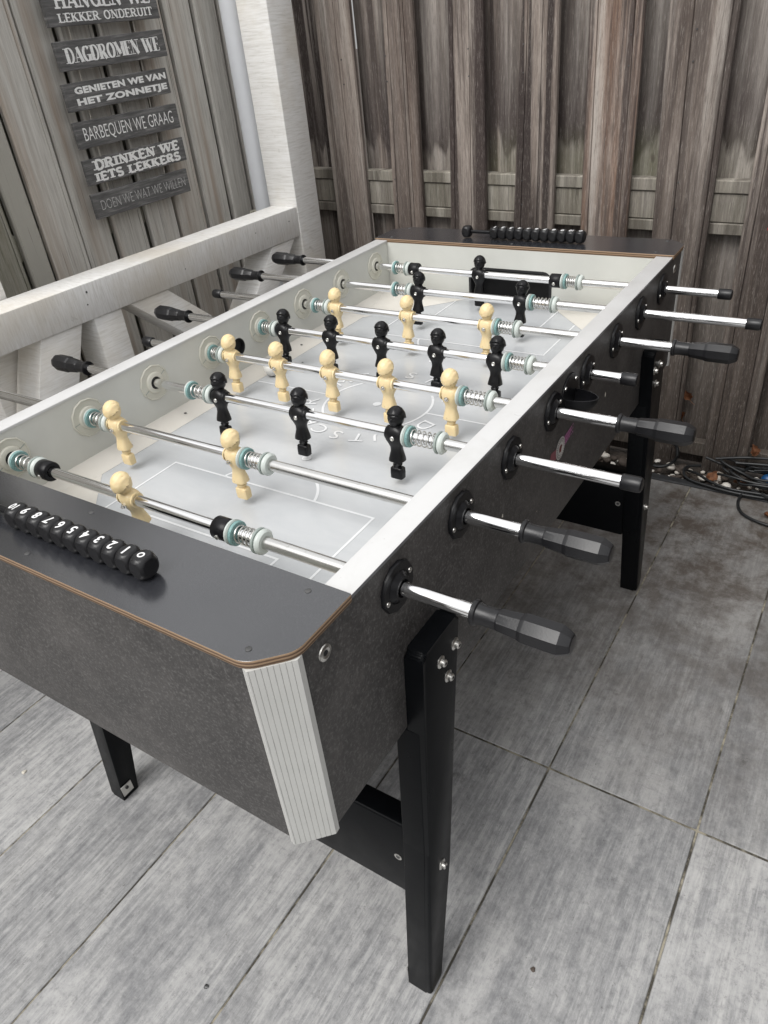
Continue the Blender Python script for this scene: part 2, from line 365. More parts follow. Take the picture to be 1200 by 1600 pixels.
def add_lathe(bm, prof, axis=(1, 0, 0), org=(0, 0, 0), seg=24, mat=0, cap=True, rfun=None):
    """prof: (s, r) along axis"""
    a = Vector(axis).normalized(); o = Vector(org)
    u = a.orthogonal().normalized()
    if abs(a.x) > 0.9: u = Vector((0, 0, 1))
    elif abs(a.z) > 0.9: u = Vector((1, 0, 0))
    else: u = Vector((0, 0, 1))
    v = a.cross(u)
    rings = []
    for k, (s_, r_) in enumerate(prof):
        ring = []
        for i in range(seg):
            th = 2 * math.pi * i / seg
            rr = r_ if rfun is None else r_ * rfun(k, th)
            ring.append(bm.verts.new(o + a * s_ + (u * math.cos(th) + v * math.sin(th)) * rr))
        rings.append(ring)
    fs = []
    for A, B in zip(rings, rings[1:]):
        for i in range(seg): fs.append(bm.faces.new((A[i], A[(i+1) % seg], B[(i+1) % seg], B[i])))
    if cap: fs.append(bm.faces.new(rings[0][::-1])); fs.append(bm.faces.new(rings[-1]))
    for f in fs: f.material_index = mat
    return fs
def add_tube(bm, pts, r, seg=8, mat=0, closed=False):
    pts = [Vector(p) for p in pts]; n = len(pts); rings = []; up = None
    for i, p in enumerate(pts):
        t_ = (pts[min(i+1, n-1)] - pts[max(i-1, 0)]).normalized()
        if up is None: up = t_.orthogonal().normalized()
        up = (up - t_ * up.dot(t_)).normalized(); sd = t_.cross(up)
        rr = r(i / (n - 1)) if callable(r) else r
        rings.append([bm.verts.new(p + (up * math.cos(2*math.pi*k/seg) + sd * math.sin(2*math.pi*k/seg)) * rr) for k in range(seg)])
    for A, B in zip(rings, rings[1:]):
        for i in range(seg):
            f = bm.faces.new((A[i], A[(i+1) % seg], B[(i+1) % seg], B[i])); f.material_index = mat
    for q in (rings[0][::-1], rings[-1]): bm.faces.new(q).material_index = mat
def plate(name, outline, holes, t_, bev=0.0, res=1):
    """flat plate in local XY with holes, thickness t_ (z 0..t_); returns mesh"""
    cu = bpy.data.curves.new(name, 'CURVE'); cu.dimensions = '2D'; cu.fill_mode = 'BOTH'
    for poly in [outline] + list(holes):
        sp_ = cu.splines.new('POLY'); sp_.points.add(len(poly) - 1); sp_.use_cyclic_u = True
        for i, (x, y) in enumerate(poly): sp_.points[i].co = (x, y, 0, 1)
    cu.extrude = t_ / 2 - bev; cu.bevel_depth = bev; cu.bevel_resolution = res; cu.offset = -bev
    ob = bpy.data.objects.new(name, cu); C.objects.link(ob)
    me = bpy.data.meshes.new_from_object(ob.evaluated_get(bpy.context.evaluated_depsgraph_get()))
    bpy.data.objects.remove(ob); bpy.data.curves.remove(cu)
    me.transform(Matrix.Translation((0, 0, t_ / 2)))
    return me
def text_mesh(s_, size, bold=0.0, xs=1.0, spacing=1.0, align='CENTER', extrude=0.0):
    cu = bpy.data.curves.new('txt', 'FONT'); cu.body = s_; cu.size = size; cu.offset = bold; cu.extrude = extrude
    cu.align_x = align; cu.align_y = 'CENTER'; cu.space_character = spacing; cu.resolution_u = 3
    ob = bpy.data.objects.new('txt', cu); C.objects.link(ob)
    me = bpy.data.meshes.new_from_object(ob.evaluated_get(bpy.context.evaluated_depsgraph_get()))
    bpy.data.objects.remove(ob); bpy.data.curves.remove(cu)
    me.transform(Matrix.Diagonal((xs, 1, 1, 1)))
    return me
def join_mesh(dst_bm, me, mtx=None, mat=0):
    n0 = len(dst_bm.faces)
    tmp = me.copy()
    if mtx is not None: tmp.transform(mtx)
    dst_bm.from_mesh(tmp); bpy.data.meshes.remove(tmp)
    dst_bm.faces.ensure_lookup_table()
    for f in dst_bm.faces[n0:]: f.material_index = mat
def circ(cx, cy, r, n=32, ry=None):
    return [(cx + r * math.cos(2*math.pi*i/n), cy + (ry or r) * math.sin(2*math.pi*i/n)) for i in range(n)]
def rrect(x0, x1, y0, y1, rad, corners=(1, 1, 1, 1), n=6):
    """rounded rectangle, corners in order (x0y0, x1y0, x1y1, x0y1)"""
    out = []
    for (cx, cy, a0), on in zip(((x0, y0, 180), (x1, y0, 270), (x1, y1, 0), (x0, y1, 90)), corners):
        if not on: out.append((cx, cy)); continue
        ox = cx + rad * (1 if cx == x0 else -1); oy = cy + rad * (1 if cy == y0 else -1)
        for k in range(n + 1):
            a = R(a0 + 90 * k / n); out.append((ox + rad * math.cos(a), oy + rad * math.sin(a)))
    return out

# ================================================================== SETTING
# floor: tiles .2935 x 1.2 with open joints on a grout bed
floor = box('floor', -1.6, 2.9, -3.25, 1.632, -0.06, -0.0022, 'grout', bev=0, kind='structure')
JX = 0.398; TW = 0.2935
for ix in range(-7, 9):
    x0 = JX + ix * TW; x1 = x0 + TW
    for y0, y1 in ((-3.165, -1.965), (-1.965, -0.765), (-0.765, 0.435), (0.435, 1.632)):
        if x1 < -1.59 or x0 > 2.85: continue
        bm = bmesh.new()
        g = 0.0019; zt = rnd.uniform(-0.0004, 0.0004)
        add_box(bm, max(x0 + g, -1.6), min(x1 - g, 2.9), y0 + g * 1.3, y1 - (g * 1.3 if y1 < 1.6 else 0), -0.012, zt, 0, 0.0012)
        link('tile', fin(bm, 'tile', 40), 'tile_grey', floor)
# soil strip behind the kerb and beyond
box('soil', -3.0, 4.0, 1.67, 6.0, -0.20, -0.045, 'soil', bev=0, kind='structure')
box('ground', -40, 40, -40, 60, -0.6, -0.21, 'soil', bev=0, kind='structure')
box('kerb', -1.6, 2.9, 1.634, 1.668, -0.12, 0.004, 'kerb_dark', bev=0.004, kind='structure')

# ------------------------------------------------------------------ fences
def plank(x0t, x0b, x1t, x1b, yf, th, z0, z1, grooves=(), wav=0.0015, nseg=14, seed=0, edge=0.004):
    """upright board facing -Y; x0/x1 left/right edges at top and bottom; yf front face y"""
    bm = bmesh.new(); rows = []
    prof = [(0.0, edge), (0.0001, edge * 0.4)]
    prof = [('L', 0, th), ('L', 0, edge), ('L', edge, 0)]
    gp = []
    for gx in grooves:
        gp += [(gx - 0.0016, 0), (gx, 0.0045), (gx + 0.0016, 0)]
    for k in range(nseg + 1):
        f = k / nseg; z = z0 + (z1 - z0) * f
        xl = x0b + (x0t - x0b) * f + wav * noise.noise(Vector((seed * 3.1, z * 3.0, 0))) * 2
        xr = x1b + (x1t - x1b) * f + wav * noise.noise(Vector((seed * 7.7 + 5, z * 3.0, 2))) * 2
        bow = 0.0015 * noise.noise(Vector((seed * 1.7, z * 1.1, 9)))
        row = [(xl, yf + th), (xl, yf + edge), (xl + edge, yf)]
        for gx, gd in gp: row.append((xl + (xr - xl) * (gx if 0 < gx < 1 else 0.5), yf + gd) if False else (xl + (xr - xl) * gx_rel(gx, x1b - x0b) , yf + gd))
        row += [(xr - edge, yf), (xr, yf + edge), (xr, yf + th)]
        rows.append([bm.verts.new((a, b + bow, z)) for a, b in row])
    n = len(rows[0])
    for A, B in zip(rows, rows[1:]):
        for i in range(n): bm.faces.new((A[i], A[(i+1) % n], B[(i+1) % n], B[i]))
    bm.faces.new(rows[0]); bm.faces.new(rows[-1][::-1])
    return fin(bm, 'plank', 35)
def gx_rel(gx, wd): return gx / wd

def colour(o, r=0.3, g=0.3, b=0.0): o.color = (r, g, b, 1); return o
FY = 1.79
bf = thing('wooden_fence', 'tall brown weathered plank fence behind the far end of the table', 'fence', (0, 0, 0))
zt_, zb_ = 1.39, 0.72     # heights where the edges below were measured (top / bottom)
def ext(xa, za, xb, zb, z): return xa + (xb - xa) * (z - za) / (zb - za)
front = [  # (x left at z 1.39, x left at .72, x right at 1.39, x right at .72, grooves, colour)
 (-1.30, -1.30, -1.17, -1.17, (), (.2, .6, 0)),
 (-.985, -.997, -.846, -.848, (.030, .088), (.22, .35, .0)),
 (-.726, -.750, -.619, -.623, (.022, .082, .098), (.35, .30, .0)),
 (-.500, -.527, -.386, -.386, (.022, .095), (.15, .75, .0)),
 (-.270, -.294, -.157, -.152, (.030, .094), (.30, .75, .0)),
 (-.073, -.060, .074, .079, (.022, .112), (.95, .55, .0)),
 (.136, .160, .303, .306, (.048, .120), (.25, .38, .0)),
 (.397, .395, .527, .527, (.028, .10), (.35, .55, .0)),
 (.640, .640, .775, .775, (.03,), (.3, .4, .0)), (.89, .89, 1.02, 1.02, (.03, .09), (.2, .4, 0)), (1.14, 1.14, 1.27, 1.27, (.06,), (.3, .4, 0)),
 (1.39, 1.39, 1.52, 1.52, (.06,), (.3, .4, 0)), (1.64, 1.64, 1.78, 1.78, (.06,), (.3, .4, 0)), (1.9, 1.9, 2.03, 2.03, (.06,), (.3, .4, 0)), (2.15, 2.15, 2.28, 2.28, (.06,), (.3, .4, 0))]
Z0, Z1 = -0.03, 1.80
for i, (a, b, c_, d_, gr_, col) in enumerate(front):
    e = lambda p, q: (ext(q, zb_, p, zt_, Z1) if abs(p - q) > .004 else p, ext(q, zb_, p, zt_, Z0 + .35) if abs(p - q) > .004 else q)
    l1, l0 = e(a, b); r1, r0 = e(c_, d_)
    me = plank(l1, l0, r1, r0, FY, 0.018, Z0, Z1, gr_, seed=i + 1)
    o = link('front_plank', me, 'fence_wood', bf); colour(o, *col)
    # nail heads at rail heights
    for zn in (0.80, 0.87, 1.16, 1.23):
        if i % 2 == 0 or zn in (1.16, 1.23):
            bm = bmesh.new(); xc = (l0 + r0) / 2 + 0.03 * (1 if i % 2 else -1)
            add_lathe(bm, [(-0.0012, 0.0022), (0.001, 0.0022)], (0, 1, 0), (xc, FY - 0.0003, zn), 8)
            link('nail', fin(bm, 'nail'), 'screw_dark', o)
# boards set back behind the rails, seen in the gaps
back = [(-1.18, -.96, (.2, .9, 0)), (-.87, -.71, (.35, .5, 0)), (-.645, -.48, (.2, .35, .1)), (-.41, -.25, (.35, .55, .5)),
        (-.18, -.04, (.2, .3, .7)), (.05, .19, (.15, .25, 1.0)), (.28, .42, (.1, .15, .25)), (.50, .67, (.6, .6, 0)), (.75, .92, (.3, .4, .3)),
        (1.0, 1.16, (.3, .4, .2)), (1.25, 1.41, (.3, .4, 0)), (1.5, 1.66, (.3, .4, 0)), (1.75, 1.92, (.3, .4, 0)), (2.0, 2.17, (.3, .4, 0))]
for i, (a, b, col) in enumerate(back):
    me = plank(a, a, b, b, FY + 0.056, 0.018, Z0, Z1 - .01, (), seed=40 + i)
    colour(link('back_plank', me, 'fence_wood_back', bf), *col)
# rails between the two layers: each of three battens (follows the slight fall to the right)
def batten(x0, x1, zA, zB, h, y0, y1, g=0.35):
    bm = bmesh.new()
    add_prism(bm, [(x0, zA), (x1, zB), (x1, zB + h), (x0, zA + h)], 'Y', y0, y1, 0, 0.0025, 1)
    o = link('rail_batten', fin(bm, 'rail_batten', 35), 'fence_batten', bf); colour(o, .1, .25, g); return o
fall = -0.027
for (h0, h, yy) in ((0.760, 0.031, 0.0195), (0.7925, 0.076, 0.0235), (0.870, 0.034, 0.0185)):
    batten(-1.30, .46, h0 + RZ * 0 , h0 + fall * 1.25, h, FY + yy, FY + 0.0545, .12)
    batten(.462, 2.3, h0 + fall * 1.25, h0 + fall * 1.25 - .02, h, FY + yy, FY + 0.0545)
for h0, h in ((0.015, 0.05), (1.60, .09)):
    batten(-1.30, 2.3, h0, h0, h, FY + .019, FY + 0.0545, .2)
# red plastic tag hanging on the fence at the right edge of view
bm = bmesh.new(); add_lathe(bm, [(-.004, .003), (-.002, .007), (.002, .007), (.004, .003)], (0.5, -1, 0.2), (.466, FY - .006, 0.757), 12)
tag(link('plastic_tag', fin(bm, 't', 40), 'red_plastic'), 'tiny red plastic tag on the fence at the right edge', 'tag')

# left fence, faces +X.  Built as boards facing -Y then turned by 90 degrees
lf = thing('wooden_fence', 'grey weathered plank fence on the left, the word sign hangs on it', 'fence', (0, 0, 0))
LX = -1.25
lp = [(-1.10, -.98), (-.965, -.85), (-.835, -.72), (-.705, -.59), (-.575, -.46), (-.445, -.33), (-.315, -.20), (-.185, -.07), (-.055, .06),
      (.075, .20), (.215, .335), (.35, .455), (.47, .57), (.583, .677), (.690, .757), (.768, .882), (.890, .990), (1.008, 1.123), (1.141, 1.254), (1.272, 1.389), (1.403, 1.512), (1.526, 1.622), (1.636, 1.765)]
for i, (a, b) in enumerate(lp):
    me = plank(a, a, b, b, 0, 0.018, -0.03, 1.80, ((b - a) * 0.86,) if i % 2 else (), seed=90 + i, edge=0.005)
    # map (x,y,z)->(LX - y, x, z)
    me.transform(Matrix(((0, -1, 0, LX + (0.004 if i % 3 == 0 else 0)), (1, 0, 0, 0), (0, 0, 1, 0), (0, 0, 0, 1)))); me.flip_normals()
    o = link('plank', me, 'fence_grey', lf); colour(o, .2, .2, 1.0 if i in (10, 11, 12, 13) else (.5 if i == 14 else 0))
for h0 in (0.12, 0.86, 1.62):
    box('rail_batten', LX - 0.05, LX - 0.019, -1.1, 1.78, h0, h0 + .07, 'fence_grey', lf)
box('backing_board', LX - 0.066, LX - 0.0515, -1.1, 1.78, -0.02, 1.76, 'fence_grey', lf)
for (y_, z_) in ((.70, 1.24), (.735, 1.235), (.80, 1.24)):
    bm = bmesh.new(); add_lathe(bm, [(-.001, .003), (.001, .003)], (1, 0, 0), (LX + .003, y_, z_), 8); link('nail', fin(bm), 'screw_dark', lf)

# unseen fence added along the right side of the paving to darken that corner
rf = thing('wooden_fence', 'brown plank fence added out of view along the right side to shade the corner', 'fence', (0, 0, 0))
for i in range(12):
    y0 = 1.76 - .155 * i
    me = plank(y0 - .145, y0 - .145, y0, y0, 0, .018, -.03, 1.8, (.05,), seed=200 + i, nseg=6)
    me.transform(Matrix(((0, 1, 0, 1.32 + (.03 if i % 2 else 0)), (1, 0, 0, 0), (0, 0, 1, 0), (0, 0, 0, 1))))
    colour(link('plank', me, 'fence_wood', rf), .4, .5, 0)
for h0 in (.1, .85, 1.6): box('rail_batten', 1.369, 1.395, 0.0, 1.77, h0, h0 + .09, 'fence_batten', rf)

# ------------------------------------------------------------------ white timber frame: posts, rail, braces
tf = thing('timber_railing', 'white rough-sawn timber post and railing with slanting braces, left of the table', 'railing')
box('post', -1.07, -.95, 1.52, 1.64, 0.0, 2.3, 'white_timber', tf, bev=.004, seg=2)
box('post', -1.185, -1.065, .375, .495, 0.0, 2.3, 'white_timber', tf, bev=.004, seg=2)
bm = bmesh.new()
add_prism(bm, [(-1.2, RZ - .045), (1.519, RZ - .070), (1.519, RZ + .024), (-1.2, RZ + .040)], 'X', -1.060, -.953, 0, .003)
link('top_rail', fin(bm, 'r', 40), 'white_timber_rail', tf)
def brace(p0, p1, wd, x0=-1.055, x1=-.958):
    (ya, za), (yb, zb) = p0, p1
    dy, dz = yb - ya, zb - za
    # top cut horizontally, bottom cut horizontally; wd = width measured along y
    bm = bmesh.new(); add_prism(bm, [(yb, zb), (yb + wd, zb), (ya + wd, za), (ya, za)], 'X', x0, x1, 0, .003)
    link('brace', fin(bm, 'b', 40), 'white_timber', tf)
zt = RZ - .062
brace((.16, .05), (.480, zt + .004), .125)                  # leaning right going up
brace((.72 - .085, .05), (.64, zt + .002), .092)            # near upright
brace((1.28, .30), (.760, zt + .001), .135)                 # leaning left going up
brace((.95, .30), (1.375, zt - .008), .120)                 # right pair, rises to the post
box('lower_rail', -1.055, -.957, -1.2, 1.519, 0.0, .06, 'white_timber_rail', tf, bev=.003)
for (y_, z_, rr) in ((.640, RZ + .008, .0030), (.632, RZ - .022, .0022), (1.47, RZ - .012, .0022), (1.30, RZ - .008, .0016), (.98, RZ - .03, .0016)):
    bm = bmesh.new(); add_lathe(bm, [(-.0008, rr), (.0007, rr * .9)], (1, 0, 0), (-.953, y_, z_), 10); link('screw', fin(bm), 'screw_dark', tf)
# drainpipe behind the post
dp = thing('drainpipe', 'white round drainpipe standing between the white post and the grey fence', 'drainpipe', (-1.165, 1.60, 0))
bm = bmesh.new(); add_lathe(bm, [(0.02, .036), (0.795, .036), (0.80, .034), (2.4, .034)], (0, 0, 1), (0, 0, 0), 28); link('pipe', fin(bm, 'p', 40), 'pipe_white', dp)
bm = bmesh.new(); add_lathe(bm, [(.780, .040), (.783, .042), (.800, .042), (.803, .040)], (0, 0, 1), (0, 0, 0), 28)
add_box(bm, -.050, -.038, -.03, .0, .782, .801, 0, .001); link('pipe_clip', fin(bm, 'c', 40), 'pipe_clip', dp)

# ------------------------------------------------------------------ slab-serif stroke lettering for the painted boards
def arc(cx, cy, rx, ry, a0, a1, n=10): return [(cx + rx * math.cos(R(a0 + (a1 - a0) * k / n)), cy + ry * math.sin(R(a0 + (a1 - a0) * k / n))) for k in range(n + 1)]
# strokes: (points, weight 1 thick / 0 thin), serifs: (x, y, half length)
G = {
 'A': (.80, [([(.10, 0), (.40, 1)], 0), ([(.40, 1), (.70, 0)], 1), ([(.22, .32), (.60, .32)], 0)], [(.10, 0), (.70, 0)]),
 'D': (.80, [([(.18, 0), (.18, 1)], 1), ([(.18, 1)] + arc(.36, .5, .34, .5, 90, -90) + [(.18, 0)], .6)], [(.10, 0), (.10, 1)]),
 'E': (.70, [([(.18, 0), (.18, 1)], 1), ([(.18, .98), (.62, .98)], 0), ([(.18, .5), (.5, .5)], 0), ([(.18, .02), (.64, .02)], 0), ([(.62, .98), (.62, .78)], 0), ([(.64, .02), (.64, .24)], 0), ([(.5, .6), (.5, .4)], 0)], [(.10, 0), (.10, 1)]),
 'G': (.82, [(arc(.42, .5, .30, .48, 40, 320, 16), .8), ([(.67, .0), (.67, .42)], 1)], [(.62, .42)]),
 'H': (.86, [([(.18, 0), (.18, 1)], 1), ([(.68, 0), (.68, 1)], 1), ([(.18, .5), (.68, .5)], 0)], [(.18, 0), (.18, 1), (.68, 0), (.68, 1)]),
 'I': (.40, [([(.20, 0), (.20, 1)], 1)], [(.20, 0), (.20, 1)]),
 'K': (.84, [([(.18, 0), (.18, 1)], 1), ([(.20, .42), (.66, 1)], 0), ([(.34, .58), (.70, 0)], 1)], [(.18, 0), (.18, 1), (.66, 1), (.70, 0)]),
 'L': (.70, [([(.18, 0), (.18, 1)], 1), ([(.18, .02), (.62, .02)], 0), ([(.62, .02), (.62, .28)], 0)], [(.18, 0), (.18, 1)]),
 'M': (1.0, [([(.15, 0), (.15, 1)], 0), ([(.15, 1), (.5, .15)], 1), ([(.5, .15), (.85, 1)], 0), ([(.85, 0), (.85, 1)], 1)], [(.15, 0), (.12, 1), (.85, 0), (.88, 1)]),
 'N': (.88, [([(.17, 0), (.17, 1)], 0), ([(.17, 1), (.71, 0)], 1), ([(.71, 0), (.71, 1)], 0)], [(.17, 0), (.12, 1), (.71, 1)]),
 'O': (.84, [(arc(.42, .5, .30, .48, 0, 360, 22), .8)], []),
 'R': (.82, [([(.18, 0), (.18, 1)], 1), ([(.18, .98)] + arc(.38, .74, .24, .24, 90, -90) + [(.18, .50)], .6), ([(.40, .5), (.68, 0)], 1)], [(.18, 0), (.12, 1), (.70, 0)]),
 'S': (.68, [(arc(.34, .74, .22, .235, 20, 250, 12) + arc(.34, .255, .23, .235, 70, -160, 12)[1:], .8)], []),
 'T': (.76, [([(.38, 0), (.38, 1)], 1), ([(.08, .98), (.68, .98)], 0), ([(.08, .98), (.08, .74)], 0), ([(.68, .98), (.68, .74)], 0)], [(.38, 0)]),
 'U': (.84, [([(.18, 1), (.18, .3)] + arc(.42, .3, .24, .28, 180, 360)[1:] + [(.66, 1)], .8)], [(.18, 1), (.66, 1)]),
 'V': (.80, [([(.10, 1), (.40, 0)], 1), ([(.40, 0), (.70, 1)], 0)], [(.10, 1), (.70, 1)]),
 'W': (1.12, [([(.08, 1), (.32, 0)], 1), ([(.32, 0), (.56, .9)], 0), ([(.56, .9), (.80, 0)], 1), ([(.80, 0), (1.04, 1)], 0)], [(.10, 1), (1.04, 1), (.56, .95)]),
 ' ': (.45, [], []),
}
def slab_text(s_, width, height, thick=.17, thin=.07, serif=.10, sh=.07):
    """mesh in XY, centred; strokes lie a hair above one another"""
    tot = sum(G[ch][0] for ch in s_); kx = width / tot; ky = height
    bm = bmesh.new(); x = -width / 2; lay = [0]
    def rib(P, wt):
        P = [Vector((x + a * kx, (b - .5) * ky, 0)) for a, b in P]; n = len(P); L, Rr = [], []
        ww = (thin + (thick - thin) * wt) * (kx if True else 1) * 1.0
        for i, p in enumerate(P):
            tt = (P[min(i+1, n-1)] - P[max(i-1, 0)]).normalized()
            if n > 2 and (P[0] - P[-1]).length < 1e-5 and i in (0, n-1): tt = (P[1] - P[-2]).normalized()
            nn = Vector((-tt.y, tt.x, 0))
            # vertical runs get the full weight, horizontal runs the thin one
            lw = thin * kx + (ww - thin * kx) * min(1, abs(tt.y) * 1.15)
            lw = max(lw, thin * kx)
            L.append(p + nn * lw / 2); Rr.append(p - nn * lw / 2)
        z = lay[0] * 2.5e-5; lay[0] = (lay[0] + 1) % 12
        vl = [bm.verts.new((q.x, q.y, z)) for q in L]; vr = [bm.verts.new((q.x, q.y, z)) for q in Rr]
        for i in range(n - 1): bm.faces.new((vr[i], vr[i+1], vl[i+1], vl[i]))
    for ch in s_:
        wd, st, sf = G[ch]
        for P, wt in st: rib(P, wt)
        for sx_, sy_ in sf:
            yy = sh / 2 if sy_ == 0 else (1 - sh / 2 if sy_ == 1 else sy_)
            z = 3.2e-4 + lay[0] * 1e-5
            hx = serif + thick / 2
            vs = [bm.verts.new((x + (sx_ + dx * hx) * kx, (yy - .5 + dy * sh / 2) * ky, z)) for dx, dy in ((-1, -1), (1, -1), (1, 1), (-1, 1))]
            bm.faces.new(vs); lay[0] = (lay[0] + 1) % 12
        x += wd * kx
    me = bpy.data.meshes.new('letters'); bm.to_mesh(me); bm.free(); return me
# hanging word sign
SX = -1.2
hang = thing('hanging_sign', 'string of six small grey boards with white Dutch words hanging on the left fence', 'sign', (SX, 1.125, RZ))
def sign_board(y0, y1, zb, zt_, tilt, rows, label):
    W_, H_ = y1 - y0, zt_ - zb
    bm = bmesh.new(); add_box(bm, -.012, 0, -W_/2, W_/2, -H_/2, H_/2, 0, .0012)
    for v in bm.verts:
        v.co.y += .0012 * noise.noise(Vector((v.co.z * 60, y0 * 9, zb * 20))); v.co.z += .0012 * noise.noise(Vector((v.co.y * 10, zb * 33, 1)))
    o = link('board', fin(bm, 'board', 40), 'sign_board', hang, label=label)
    o.location = (rnd.uniform(-.001, .001), (y0 + y1) / 2 - 1.125, (zb + zt_) / 2); o.rotation_euler = (tilt, 0, 0)
    bm = bmesh.new()
    B = Matrix(((0, 0, 1, .0007), (1, 0, 0, 0), (0, 1, 0, 0), (0, 0, 0, 1)))   # XY text -> YZ plane facing +X
    for kind, s_, cy, cz, wd, ht in rows:
        if kind.startswith('slab'):
            th, tn, se, shh = {'slab': (.19, .085, .10, .10), 'slabbold': (.25, .13, .11, .15), 'fat': (.27, .05, .07, .05)}[kind]
            me = slab_text(s_, wd, ht, th, tn, se, shh)
        elif kind == 'fat':
            me = slab_text(s_, wd, ht, .30, .055, .07, .05)
        else:
            b = {'bold': .055, 'hand': -.005, 'thin': -.016}[kind]
            me = text_mesh(s_, 1.0, bold=b, spacing=1.0 if kind != 'bold' else 1.06)
            xs = [v.co.x for v in me.vertices]; ys = [v.co.y for v in me.vertices]
            kx, ky = wd / (max(xs) - min(xs)), ht / (max(ys) - min(ys))
            me.transform(Matrix.Diagonal((kx, ky, 1, 1)) @ Matrix.Translation((-(max(xs) + min(xs)) / 2, -(max(ys) + min(ys)) / 2, 0)))
        join_mesh(bm, me, B @ Matrix.Translation((cy, cz, 0)))
    me = bpy.data.meshes.new('lettering'); bm.to_mesh(me); bm.free()
    link('lettering', me, 'sign_paint_faint' if 'DOEN' in rows[0][1] else 'sign_paint', o)
sign_board(.943, 1.330, .577, .690, .010, [('slab', 'HANGEN WE', .004, .000, .328, .036), ('slab', 'LEKKER ONDERUIT', .004, -.038, .328, .019)], 'topmost board, HANGEN WE LEKKER ONDERUIT')
sign_board(.942, 1.328, .481, .548, .022, [('fat', 'DAGDROMEN WE', .0, -.000, .335, .034)], 'second board, DAGDROMEN WE')
sign_board(.931, 1.308, .387, .453, .020, [('bold', 'GENIETEN WE VAN', .012, .0140, .336, .0170), ('bold', 'HET ZONNETJE', .010, -.0150, .334, .0215)], 'third board, GENIETEN WE VAN HET ZONNETJE')
sign_board(.929, 1.316, .294, .360, .006, [('hand', 'BARBEQUEN WE GRAAG', .0, -.002, .338, .039)], 'fourth board, BARBEQUEN WE GRAAG')
sign_board(.926, 1.313, .202, .267, .010, [('slabbold', 'DRINKEN WE', .005, .0150, .331, .0235), ('slabbold', 'IETS LEKKERS', .0, -.0155, .336, .0210)], 'fifth board, DRINKEN WE IETS LEKKERS')
sign_board(.921, 1.300, .112, .179, .006, [('thin', 'DOEN WE WAT WE WILLEN', .003, .000, .338, .026)], 'lowest board, faint letters DOEN WE WAT WE WILLEN')
for yy in (-.106, .118):
    bm = bmesh.new()
    zs = [(.70 - .58 * k / 60) for k in range(61)]
    for ph in (0, math.pi):
        add_tube(bm, [(-.0145 + .0011 * math.cos(ph + z * 900), yy - .044 * (.7 - z) + .0011 * math.sin(ph + z * 900), z) for z in [(.70 - .55 * k / 240) for k in range(241)]], .0011, 4)
    link('rope', fin(bm, 'rope', 60), 'twine', hang)

# ================================================================== FOOSBALL TABLE
T = thing('foosball_table', 'foosball table with slate grey cabinet, white rims and black legs, in the middle', 'foosball table', (0, .52, 0))
T.location = (0, 0, 0)
WI, WO = .3363, .3680
YN, YF = -.079, 1.113          # inner faces of the end walls
YA, YB = -.1965, 1.2305        # outer end faces
ZB, ZW = RZ - .222, RZ + .042
ZP = RZ - .085
# side panels (outer slate) and inner white linings with the ball-entry hole
for sgn in (1, -1):
    a, b = sorted((sgn * (WI + .013), sgn * WO))
    box('side_panel', a, b, YA + .034, YB - .034, ZB, ZW - .0004, 'slate_laminate', T, bev=.0006)
    me = plate('inner_wall', [(YN - .001, ZB + .01), (YF + .001, ZB + .01), (YF + .001, ZW), (YN - .001, ZW)], [circ(.527, RZ - .018, .0185)], .0128)
    Mx = Matrix(((0, 0, sgn, sgn * WI), (1, 0, 0, 0), (0, 1, 0, 0), (0, 0, 0, 1)))
    me.transform(Mx)
    iw = link('inner_wall', me, 'wall_white', T)
    # black-lined ball chute behind the hole
    bm = bmesh.new(); n = 28
    prof = [(0.0006, .0186), (0.0006, .0170), (0.010, .0168), (0.0105, .0)]
    rings = []
    for s_, r_ in prof[:3]:
        rings.append([bm.verts.new((sgn * (WI + s_ - .0008), .527 + r_ * math.cos(2*math.pi*i/n), RZ - .018 + r_ * math.sin(2*math.pi*i/n))) for i in range(n)])
    for A, B in zip(rings, rings[1:]):
        for i in range(n): bm.faces.new((A[i], A[(i+1) % n], B[(i+1) % n], B[i]))
    bm.faces.new(rings[-1])
    link('ball_hole', fin(bm, 'h', 30), 'hole_dark', iw)
    # rim strip
    a, b = sorted((sgn * (WI - .0015), sgn * (WO + .001)))
    bm = bmesh.new(); add_box(bm, a, b, YN - .002, YF + .002, ZW, ZW + .0050, 0, .0008, 2)
    for f in bm.faces:
        if f.calc_center_median().x * sgn > WO - .0001 and abs(f.normal.z) < .5: f.material_index = 1
    link('rim', fin(bm, 'rim', 40), ['rim_white', 'rim_edge'], T)
